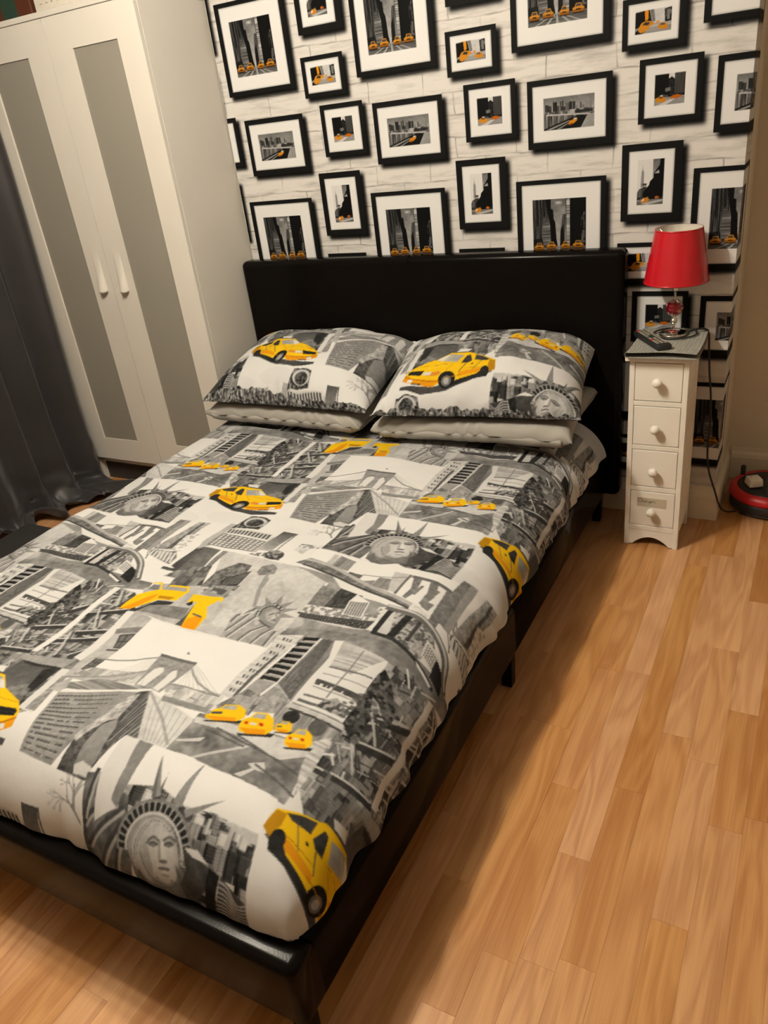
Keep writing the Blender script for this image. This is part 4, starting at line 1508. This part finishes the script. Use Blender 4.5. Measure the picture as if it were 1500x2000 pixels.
def rail(lo, hi, name='side_rail', ends=False):
    """upholstered rail: long edges rounded, ends flat unless asked"""
    bm = bmesh.new()
    add_box(bm, lo, hi)
    es = []
    for e in bm.edges:
        a, b = e.verts[0].co, e.verts[1].co
        if ends:
            if not (abs(a.y - hi[1]) < 1e-6 and abs(b.y - hi[1]) < 1e-6 and abs(a.z - b.z) > 1e-6):
                es.append(e)
        elif abs(a.y - b.y) > 1e-6:
            es.append(e)
    bmesh.ops.bevel(bm, geom=es, offset=.017, segments=4, profile=.5, affect='EDGES')
    return link(name, bm_mesh(name, bm, smooth=True), bed, lea)


SEAM = -1.049
for x0, x1 in ((BX1 - .055, BX1), (BX0, BX0 + .055)):
    rail((x0, SEAM + .0006, RZ0), (x1, BY1 + .001, RZ1))
    rail((x0, BY0 + .0602, RZ0), (x1, SEAM - .0006, RZ1))
rail((BX0, BY0, RZ0), (BX1, BY0 + .06, RZ1), 'foot_rail', True)
for x, y in [(BX1 - .045, SEAM - .008), (BX0 + .012, SEAM - .008), (BX1 - .045, BY0 + .014), (BX0 + .012, BY0 + .014), (BX1 - .045, -.13), (BX0 + .012, -.13)]:
    bm = bmesh.new()
    add_box(bm, (x, y, 0.0), (x + .033, y + .033, RZ0 + .004), .002, 1)
    for v in bm.verts:
        if v.co.z < .02:
            v.co.x += (x + .0165 - v.co.x) * .15
            v.co.y += (y + .0165 - v.co.y) * .15
    link('leg', bm_mesh('leg', bm), bed, lea)
for x in (0.10, 0.60, 1.10):
    box('slat_support', (x, BY0 + .06, .15), (x + .04, BY1 - .0, .17), mat('pine', (.45, .30, .16), .6, noise=.1), bed)

tick = mat('mattress_ticking', (0.7, 0.67, 0.6), 0.85, noise=0.03)
mt_ = box('mattress', (BX0 + .065, BY0 + .075, .171), (BX1 - .065, -.095, .365), tick, None, .045, 4)
tag(mt_, 'white mattress on the black bed frame under the duvet', 'mattress')


def side_profile(a, b, n=200, tuck=.022):
    th = np.linspace(0, math.pi / 2, n)
    h, d = a * np.sin(th), b * (1 - np.cos(th))
    t2 = np.linspace(0, math.pi * .8, n // 2)[1:]
    h2, d2 = a - tuck * .9 * (1 - np.cos(t2)), b + tuck * .45 * np.sin(t2)
    h, d = np.concatenate([h, h2]), np.concatenate([d, d2])
    s = np.concatenate([[0], np.cumsum(np.hypot(np.diff(h), np.diff(d)))])
    return s, h, d


def make_duvet():
    er, el, ef, hd = 1.185, 0.003, 1.868, 0.16
    sr = side_profile(.136, .128)
    sl = side_profile(.092, .128)
    sf = side_profile(.138, .128)
    step = .0023
    s = np.arange(el - sl[0][-1], er + sr[0][-1], step)
    t = np.arange(hd, ef + sf[0][-1], step)
    X = np.where(s > er, er + np.interp(s - er, sr[0], sr[1]), np.where(s < el, el - np.interp(el - s, sl[0], sl[1]), s))
    Dx = np.where(s > er, np.interp(s - er, sr[0], sr[2]), np.where(s < el, np.interp(el - s, sl[0], sl[2]), 0))
    Y = np.where(t > ef, ef + np.interp(t - ef, sf[0], sf[1]), t)
    Dy = np.where(t > ef, np.interp(t - ef, sf[0], sf[2]), 0)
    n, k = len(t), len(s)
    dx, dy = np.broadcast_to(Dx[None, :], (n, k)), np.broadcast_to(Dy[:, None], (n, k))
    drop = (dx ** 3 + dy ** 3) ** (1 / 3)
    drop = np.minimum(drop, .14)
    x = np.broadcast_to(X[None, :], (n, k)).copy()
    y = np.broadcast_to(Y[:, None], (n, k)).copy()
    # round the foot corners in plan
    fx, fy = np.clip(dx / .128, 0, 1), np.clip(dy / .128, 0, 1)
    both = fx * fy
    x -= np.sign(x - .6) * both * .030
    y -= both * .030
    z = ZTOP - drop
    flat = (1 - np.clip(drop / .128, 0, 1))
    z += flat * (.020 * lattice(n, k, 7, 5, 1) + .010 * lattice(n, k, 17, 12, 2) + .0035 * lattice(n, k, 45, 36, 3))
    z += flat * .012 * (1 - ((x - .6) / .72) ** 2) - .004
    wr = np.clip(fx, 0, 1)
    puck = lattice(n, k, 34, 4, 4) * .036 + lattice(n, k, 70, 8, 5) * .020
    x += np.where(x > .6, 1, -.35) * wr * puck * .55
    z += wr * (1 - wr * .6) * puck * .45
    wy = np.clip(fy, 0, 1)
    puf = lattice(n, k, 4, 26, 6) * .030 + lattice(n, k, 8, 60, 7) * .012
    y += wy * puf * .5
    z += wy * (1 - wy * .6) * puf * .5
    z = np.maximum(z, RZ1 + .002 + .004 * np.abs(lattice(n, k, 30, 30, 8)))
    P = np.stack([x, -y, z], -1)
    u, v = tile_uv(np.broadcast_to(s[None, :], (n, k)), -np.broadcast_to(t[:, None], (n, k)))
    c = sample_linen(u, v)
    me = grid_mesh('duvet', P[::-1], c[::-1])
    return me


linen_m = print_mat('printed_cotton', rough=0.9, spec=0.15)
dv = link('duvet', make_duvet(), None, linen_m)
tag(dv, 'duvet printed with grey city photographs and yellow cabs on the bed', 'duvet')


def pillow_points(w_, h, t, nu, nf, pw=2.5, pe=.55, seed=1, wr=.010, bottom=.55):
    u = np.linspace(-1, 1, nu)
    f = np.linspace(0, 2 * math.pi, nf, endpoint=False)
    v = np.cos(f)                                   # 1 = back edge, -1 = front edge
    top = np.sin(f) >= 0
    U, V = np.meshgrid(u, v, indexing='ij')
    prof = np.clip(1 - np.abs(U) ** (pw + .6), 0, 1) ** pe * np.clip(1 - np.abs(V) ** pw, 0, 1) ** pe
    Z = np.where(top[None, :], prof * t * (1 - bottom * .5), -prof * t * bottom * .5)
    X = U * w_ / 2 * (1 - .055 * (1 - V ** 2))
    Y = V * h / 2 * (1 - .06 * (1 - U ** 2))
    n = lattice(nu, nf, 6, 8, seed) * wr * 1.6 + lattice(nu, nf, 15, 22, seed + 1) * wr * .7
    edge = np.clip(1 - np.maximum(np.abs(U), np.abs(V)), 0, 1)
    Z = Z + n * (.35 + edge)
    # radiating puckers near the seam
    Z += .006 * np.sin(U * 26 + 2 * lattice(nu, nf, 5, 5, seed + 2) * 6) * np.exp(-((1 - np.abs(V)) / .16) ** 2) * np.where(top[None, :], 1, -.3)
    return np.stack([X, Y, Z], -1), U, V


def place(P, loc, tilt, yaw, roll=0.0, zlo=None, zhi=None):
    R = Matrix.Rotation(yaw, 3, 'Z') @ Matrix.Rotation(tilt, 3, 'X') @ Matrix.Rotation(roll, 3, 'Y')
    G = P @ np.array(R).T + np.array(loc)
    # the back of the pillow is pressed flat against the headboard
    z = G[..., 2]
    if zlo is not None:
        z = np.where(z < zlo + .02, zlo + .02 * np.exp(np.minimum((z - zlo - .02) / .02, 0)), z)
    if zhi is not None:
        z = np.where(z > zhi - .015, zhi - .015 * np.exp(np.minimum(-(z - zhi + .015) / .015, 0)), z)
    G[..., 2] = z
    y = G[..., 1]
    G[..., 1] = np.where(y > -.135, -.135 + .045 * np.tanh((y + .135) / .045), y)
    return G


def pix(P):
    d = P - CAM
    zc = d @ AX_F
    return np.stack([750 + FPX * (d @ AX_R) / zc, 1000 + FPX * (d @ AX_D) / zc], -1)


def printed_pillow(name, loc, tilt, yaw, w_, h, t, seed, anchor_px, anchor_tile, mirror, label, roll=0.0, scale=1.0, band=.03):
    P, U, V = pillow_points(w_, h, t, 320, 330, seed=seed)
    nf = P.shape[1]
    midc = P[160]
    arc = np.concatenate([[0], np.cumsum(np.linalg.norm(np.diff(midc, axis=0), axis=1))])
    G = place(P, loc, tilt, yaw, roll, zlo=.5045)
    pp = pix(G[:, :nf // 2])
    i, j = np.unravel_index(np.argmin(((pp - np.array(anchor_px)) ** 2).sum(-1)), pp.shape[:2])
    lx = (P[..., 0] - P[i, j, 0]) * 1000 / scale * (-1 if mirror else 1)
    ly = (np.broadcast_to(arc[None, :], P.shape[:2]) - arc[j]) * 1000 / scale
    c = sample_linen(anchor_tile[0] + lx, anchor_tile[1] + ly)
    # the crowded street border along the front edge
    front = arc[nf // 2]
    dist = (front - np.broadcast_to(arc[None, :], P.shape[:2])) * 1000
    wob = band * 1000 * (1 + .35 * np.sin(P[..., 0] * 9 + seed)) + 5 * np.sin(P[..., 0] * 170) * np.sin(P[..., 0] * 61)
    inb = (dist < wob) & (dist > -60)
    cc = np.random.default_rng(seed)
    tex = np.clip(.42 + .5 * (periodic_noise(*P.shape[:2], 90, 110, cc) - .5) + .5 * (periodic_noise(*P.shape[:2], 150, 60, cc) - .5), .05, .95)
    c = np.where(inb[..., None], lin(tex)[..., None] * .6, c)
    me = grid_mesh(name, G[:, ::-1], c[:, ::-1], close_v=True)
    o = link(name, me, None, linen_m)
    return tag(o, label, 'pillow', 'printed pillows')


def plain_pillow(name, loc, tilt, yaw, w_, h, t, seed, m, label, roll=0.0):
    P, U, V = pillow_points(w_, h, t, 110, 120, pw=5.0, pe=.42, seed=seed, wr=.008, bottom=.9)
    G = place(P, loc, tilt, yaw, roll, zlo=.420, zhi=.501)
    o = link(name, grid_mesh(name, G[:, ::-1], close_v=True), None, m)
    j0, j1 = int(.505 * 120), int(.60 * 120)
    Nn = np.cross(np.gradient(P, axis=0), np.gradient(P, axis=1))
    Nn /= np.linalg.norm(Nn, axis=-1, keepdims=True) + 1e-9
    Nn *= np.sign((Nn * P).sum(-1, keepdims=True))
    F = (P + Nn * .0035)[5:-5, j0:j1].copy()
    fo = link('flap', grid_mesh('flap', place(F, loc, tilt, yaw, roll, zlo=.4185, zhi=.501)[:, ::-1]), o, m)
    sd = fo.modifiers.new('thick', 'SOLIDIFY')
    sd.thickness = .0012
    return tag(o, label, 'pillow', 'plain grey pillows')


gcot = mat('grey_cotton', (0.30, 0.285, 0.262), 0.9, noise=0.05, nscale=20, bump=0.25, bscale=30, spec=0.15)
plain_pillow('pillow', (.285, -.305, .461), 0.02, -.02, .665, .42, .105, 31, gcot, 'plain grey pillow lying under the printed pillow by the wardrobe')
plain_pillow('pillow', (.972, -.300, .461), 0.02, .06, .65, .42, .105, 37, gcot, 'plain grey pillow lying under the printed pillow by the drawer unit')
taxi_c = T('A', (480, 690))[0]
printed_pillow('pillow', (.305, -.295, .560), .22, .0, .68, .47, .17, 41, (556, 682), taxi_c, False, 'city print pillow with yellow cab facing away from the wardrobe', band=.048)
printed_pillow('pillow', (.976, -.290, .565), .20, .13, .655, .46, .17, 47, (875, 722), taxi_c, True, 'city print pillow with yellow cab and crowned statue face, by the lamp', band=.016)

# ================================================================== slim drawer unit
uw = mat('white_painted_wood', (0.78, 0.745, 0.68), 0.5, noise=0.03, nscale=12, bump=0.05, bscale=120)
ut = thing('drawer_unit', 'slim white four-drawer unit with round knobs beside the bed', 'drawer unit')
ux0, ux1, uf, ub = 1.415, 1.583, -0.246, -0.045
for x in (ux0, ux1 - .0155):
    box('post', (x, uf, 0), (x + .0155, uf + .02, .629), uw, ut, .001, 1)
    box('post', (x, ub - .02, 0), (x + .0155, ub, .629), uw, ut, .001, 1)
for xs in (ux0 + .004, ux1 - .010):
    box('side_panel', (xs, uf + .02, .05), (xs + .006, ub - .02, .629), uw, ut)
for z0, z1 in ((.600, .629), (.480, .510), (.337, .367), (.193, .224), (.055, .085)):
    for xs in (ux0, ux1 - .012):
        box('side_rail', (xs, uf + .02, z0), (xs + .012, ub - .02, z1), uw, ut, .001, 1)
box('back_panel', (ux0 + .0155, ub - .006, .03), (ux1 - .0155, ub, .629), uw, ut)
for z0, z1 in ((.6235, .629), (.4885, .5035), (.3445, .3595), (.2015, .2175), (.0585, .0765)):
    box('front_rail', (ux0 + .0155, uf + .0004, z0), (ux1 - .0155, uf + .014, z1), uw, ut, .0008, 1)
box('top', (1.4035, uf - .014, .629), (1.5945, -.028, .6450), uw, ut, .003, 2)
# arched apron
bm = bmesh.new()
n = 24
fr, bk = [], []
ax0, ax1 = ux0 + .0155, ux1 - .0155
prof = [(ax0, .058), (ax0, .004)] + [(ax0 + .012 + (ax1 - ax0 - .024) * i / n, .004 + .030 * math.sin(math.pi * i / n) ** .8) for i in range(n + 1)] + [(ax1, .004), (ax1, .058)]
for x, z in prof:
    fr.append(bm.verts.new((x, uf + .001, z)))
    bk.append(bm.verts.new((x, uf + .013, z)))
bm.faces.new(fr)
bm.faces.new(bk[::-1])
for i in range(len(prof)):
    j = (i + 1) % len(prof)
    bm.faces.new((fr[i], fr[j], bk[j], bk[i]))
link('apron', bm_mesh('apron', bm), ut, uw)
knob_prof = [(0.0055, 0.0), (0.005, .006), (0.006, .009), (0.0115, .013), (0.0142, .019), (0.0135, .025), (0.010, .030), (0.005, .0325), (0.0, .033)]
drawer_objs = []
for z0, z1, kz in ((.5045, .6225, .568), (.3605, .4875, .421), (.2185, .3435, .278), (.0775, .2005, .136)):
    d = box('drawer', (ux0 + .0168, uf + .0002, z0 + .001), (ux1 - .0168, ub - .012, z1 - .001), uw, ut, .0012, 1)
    k = lathe('knob', knob_prof, uw, d, (1.499, uf, kz), 24)
    k.rotation_euler = (math.pi / 2, 0, 0)
    drawer_objs.append(d)
tape_m = mat('tape', (0.50, 0.45, 0.34), 0.35, noise=0.05)
tape = box('tape_label', (1.452, uf - .0004, .146), (1.543, uf + .0001, .178), tape_m, drawer_objs[3])
tape['label'] = 'clear tape with handwritten word Chargers'
inkm = mat('pen_ink', (0.02, 0.018, 0.018), 0.6)
glyphs = {  # strokes in letter boxes, x 0..1, y 0..1 (x-height 0.5), advance
    'C': ([[(.95, .88), (.6, 1.0), (.2, .85), (.02, .5), (.2, .12), (.6, 0.0), (1.0, .12)]], 1.1),
    'h': ([[(.1, 1.0), (.1, 0.0)], [(.1, .3), (.3, .5), (.55, .45), (.6, 0.0)]], .75),
    'a': ([[(.6, .45), (.3, .52), (.05, .3), (.2, .02), (.5, .1), (.6, .45), (.62, 0.0)]], .75),
    'r': ([[(.1, .5), (.1, 0.0)], [(.1, .3), (.25, .5), (.5, .48)]], .55),
    'g': ([[(.6, .45), (.3, .52), (.05, .3), (.2, .02), (.5, .1), (.6, .45), (.6, -.3), (.35, -.45), (.1, -.3)]], .75),
    'e': ([[(.05, .25), (.55, .28), (.5, .48), (.25, .5), (.05, .25), (.2, .02), (.6, .08)]], .7),
    's': ([[(.5, .45), (.25, .52), (.12, .38), (.45, .2), (.4, .02), (.05, .05)]], .6)}
px_ = 1.4555
bm = bmesh.new()
for ch in 'Chargers':
    st, adv = glyphs[ch]
    sz = .0125 if ch == 'C' else .0105
    for s_ in st:
        q = smooth_path([(a, b, 0) for a, b in s_], len(s_) * 5)
        for (a, b, _), (c_, d_, _) in zip(q[:-1], q[1:]):
            x0, z0, x1, z1 = px_ + a * sz, .162 + b * sz * 1.05, px_ + c_ * sz, .162 + d_ * sz * 1.05
            L = math.hypot(x1 - x0, z1 - z0) + 1e-9
            nx, nz = -(z1 - z0) / L * .0005, (x1 - x0) / L * .0005
            vs = [bm.verts.new((x0 + nx, uf - .0006, z0 + nz)), bm.verts.new((x1 + nx, uf - .0006, z1 + nz)), bm.verts.new((x1 - nx, uf - .0006, z1 - nz)), bm.verts.new((x0 - nx, uf - .0006, z0 - nz))]
            bm.faces.new(vs)
    px_ += adv * sz * .86
link('handwriting', bm_mesh('handwriting', bm), drawer_objs[3], inkm)

# ---- folded ribbed cloth on top
clm = mat('grey_ribbed_cloth', (0.27, 0.262, 0.235), 0.95, noise=0.15, nscale=60, bump=0.3, bscale=700, spec=0.1)
na, ny = 150, 60
xs = [(1.604, .6475)] + [(1.600 - i * (1.600 - 1.416) / 40, .6472) for i in range(41)]
xs += [(1.411 - .006 * math.sin(a), .6535 - .0065 * math.cos(a)) for a in np.linspace(0, math.pi, 14)]
xs += [(1.416 + i * (1.603 - 1.416) / 40, .6600) for i in range(41)]
pth = smooth_path([(a, b, 0) for a, b in xs], na)[:, :2]
arc = np.concatenate([[0], np.cumsum(np.hypot(*np.diff(pth, axis=0).T))])
P = np.zeros((na, ny, 3))
for j in range(ny):
    t = j / (ny - 1)
    y = -.276 + t * .262
    top = pth[:, 1] > .654
    rib = .0007 * np.sin(arc * 2 * math.pi / .0105)
    P[:, j, 0] = pth[:, 0] + .004 * math.sin(t * 3 + .4)
    P[:, j, 1] = y + np.where(top, .006 * np.sin(pth[:, 0] * 30), 0)
    lift = .0025 * max(0, 1 - t * 5)
    P[:, j, 2] = pth[:, 1] + np.where(top, rib + lift, np.minimum(rib, 0) * 0)
cl = link('folded_cloth', grid_mesh('folded_cloth', P), None, clm)
sm = cl.modifiers.new('thick', 'SOLIDIFY')
sm.thickness = .0016
sm.offset = 1.0
tag(cl, 'folded grey ribbed cloth lying on the drawer unit under the lamp', 'cloth')

# ---- remote control
rb = mat('black_plastic', (0.012, 0.012, 0.012), 0.45, noise=0.1)
key_g = mat('grey_rubber_key', (0.24, 0.22, 0.17), 0.7, noise=0.08)
key_r = mat('red_rubber_key', (0.45, 0.02, 0.02), 0.6, noise=0.08)
key_b = mat('teal_rubber_key', (0.05, 0.13, 0.14), 0.6, noise=0.08)
ra, rbv = np.array([1.413, -.098]), np.array([1.513, -.252])
rc = (ra + rbv) / 2
rem = thing('remote_control', 'black remote control with many keys lying on grey cloth', 'remote control', (rc[0], rc[1], .6625), math.atan2(*(ra - rbv)[::-1]) - math.pi / 2)
RLn = float(np.linalg.norm(ra - rbv)) / 2
bm = bmesh.new()
add_box(bm, (-.0215, -RLn, 0), (.0215, RLn, .018), .005, 3)
link('shell', bm_mesh('shell', bm, smooth=True), rem, rb)
rr = random.Random(2)
for i in range(12):
    for j in range(3):
        y = RLn - .016 - i * .0132
        x = -.0125 + j * .0125
        if i in (5, 6) and j == 1:
            continue
        mk = key_r if (i == 0 and j == 0) or (i == 8 and j == 0) else key_b if (i == 6 and j == 0) else key_g
        box('key', (x - .0045, y - .0042, .0175), (x + .0045, y + .0042, .0197), mk, rem, .001, 1)

# ================================================================== table lamp
chrome = mat('chrome', (0.75, 0.72, 0.66), 0.10, 1.0, noise=0.02)
redsat = mat('red_satin', (0.42, 0.006, 0.013), 0.25, noise=0.03, nscale=30, spec=0.55)
inner = mat('white_shade_lining', (0.70, 0.66, 0.58), 0.8, noise=0.03)
redglass = mat('red_glass', (0.30, 0.003, 0.012), 0.04, noise=0.15, nscale=60, trans=0.55, spec=0.6)
LX, LY, LZ = 1.508, -.088, .6655
lamp = thing('table_lamp', 'small table lamp with red satin shade and red glass ball', 'lamp', (LX, LY, LZ))
lathe('base', [(0, 0), (.041, 0), (.0425, .002), (.041, .0045), (.034, .006), (.014, .0075), (.008, .009), (0, .009)], chrome, lamp, seg=48)
lathe('collar', [(.014, .0075), (.0155, .009), (.012, .0105), (.007, .011)], redglass, lamp)
lathe('stem', [(.0045, .009), (.0045, .026), (.007, .028), (.0045, .030), (.0085, .034), (.0105, .040), (.0085, .046), (.0045, .049), (.0065, .051), (.0045, .054), (.0038, .056)], chrome, lamp)
gb = lathe('glass_ball', [(.004 + 0 * a, 0) if False else (.0252 * math.sin(a), .0795 - .0252 * math.cos(a)) for a in np.linspace(.1, math.pi - .1, 14)], redglass, lamp, seg=12, smooth=False)
lathe('stem', [(.0035, .104), (.0035, .128), (.008, .130), (.0095, .134), (.006, .137), (.0105, .141), (.0105, .150), (.009, .151), (.009, .19), (.0, .19)], chrome, lamp)
sb, stp = .158, .308
shd = lathe('shade', [(.0915, sb), (.0655, stp)], redsat, lamp, seg=64)
lathe('lining', [(.0898, sb + .0005), (.0640, stp - .0005)], inner, shd, seg=64)
lathe('trim', [(.0897, sb), (.0924, sb), (.0918, sb + .004), (.0893, sb + .004)], redsat, shd, seg=64)
lathe('trim', [(.0638, stp), (.0660, stp), (.0664, stp - .004), (.0640, stp - .004)], redsat, shd, seg=64)
for a in (0.6, 2.7, 4.8):
    tube('carrier_arm', [(.010 * math.cos(a), .010 * math.sin(a), .19), (.03 * math.cos(a), .03 * math.sin(a), .270), (.0642 * math.cos(a), .0642 * math.sin(a), .302)], .0011, chrome, shd, 14, 6)
lathe('bulb', [(.009, .19), (.010, .2), (.016, .215), (.019, .232), (.016, .248), (.008, .257), (0, .259)], inner, lamp)
cordm = mat('black_cable', (0.010, 0.009, 0.008), 0.5, noise=0.1)
wpts = [(1.548, -.078, .667), (1.566, -.062, .672), (1.590, -.046, .671), (1.6035, -.036, .655), (1.608, -.030, .600), (1.614, -.028, .53), (1.624, -.028, .45), (1.629, -.028, .36), (1.628, -.028, .26), (1.638, -.030, .19), (1.660, -.032, .125), (1.680, -.020, .060), (1.70, .004, .030), (1.728, .030, .022)]
cord = tube('power_cord', [(x - LX, y - LY, z - LZ) for x, y, z in wpts], .0031, cordm, lamp, 90, 8)
loop = [(1.53, -.050, .666), (1.50, -.036, .667), (1.47, -.050, .668), (1.452, -.080, .667), (1.464, -.118, .6665), (1.50, -.142, .6665), (1.545, -.135, .667), (1.572, -.105, .667), (1.575, -.080, .669), (1.566, -.062, .672)]
tube('cord_loop', [(x - LX, y - LY, z - LZ) for x, y, z in loop], .0028, cordm, lamp, 70, 8)

# ================================================================== cable reel in the alcove
redp = mat('red_plastic', (0.42, 0.010, 0.014), 0.4, noise=0.06)
RXc, RYc = 1.822, .142
reel = thing('cable_reel', 'black and red extension cable reel lying flat in the alcove', 'cable reel', (RXc, RYc, 0))
lathe('drum', [(0, .010), (.118, .010), (.124, .014), (.126, .020), (.126, .046), (.122, .050), (.10, .052), (0, .052)], rb, reel, seg=56)
lathe('rim', [(.108, .050), (.1265, .050), (.130, .056), (.130, .066), (.126, .073), (.119, .080), (.110, .083), (.104, .080), (.104, .050)], redp, reel, seg=56)
lathe('face_plate', [(.1055, .060), (.1045, .079), (.097, .0825), (.05, .084), (0, .084)], rb, reel, seg=48)
for i in range(7):
    lathe('cable_turn', [(.1215 + .0045 * math.cos(a), .0145 + i * .0052 + .0026 * math.sin(a)) for a in np.linspace(0, 2 * math.pi, 7)], cordm, reel, seg=40)
for a in (2.5, 4.0, 5.6, .9):
    box('foot', (.112 * math.cos(a) - .009, .112 * math.sin(a) - .009, 0), (.112 * math.cos(a) + .009, .112 * math.sin(a) + .009, .012), rb, reel, .002, 1)
lathe('grip', [(.008, .06), (.0085, .112), (.007, .1145), (0, .115)], rb, reel, (-.094, .062, 0), 16)
for q in range(3):
    a = .6 + q * 2.1
    lathe('socket', [(.023, .0835), (.023, .0862), (.020, .0862), (.019, .0848), (0, .0848)], rb, reel, (.052 * math.cos(a), .052 * math.sin(a), 0), 24)
lathe('crank_knob', [(.012, .084), (.012, .098), (.009, .101), (0, .101)], rb, reel, (.062, .035, 0), 20)
pl = thing('plug', 'white plug pushed into the cable reel face', 'plug', (RXc - .052, RYc - .030, .0866), .5)
bm = bmesh.new()
add_box(bm, (-.024, -.0245, 0), (.024, .0245, .030), .007, 3)
for v in bm.verts:
    if v.co.z > .02:
        v.co.x *= .92
        v.co.y *= .92
wpl = mat('white_plastic', (0.68, 0.64, 0.56), 0.4, noise=0.02)
link('plug_body', bm_mesh('plug_body', bm, smooth=True), pl, wpl)
lathe('screw', [(.0035, .0295), (.0035, .0308), (0, .0308)], chrome, pl, (-.008, .004, 0), 12)
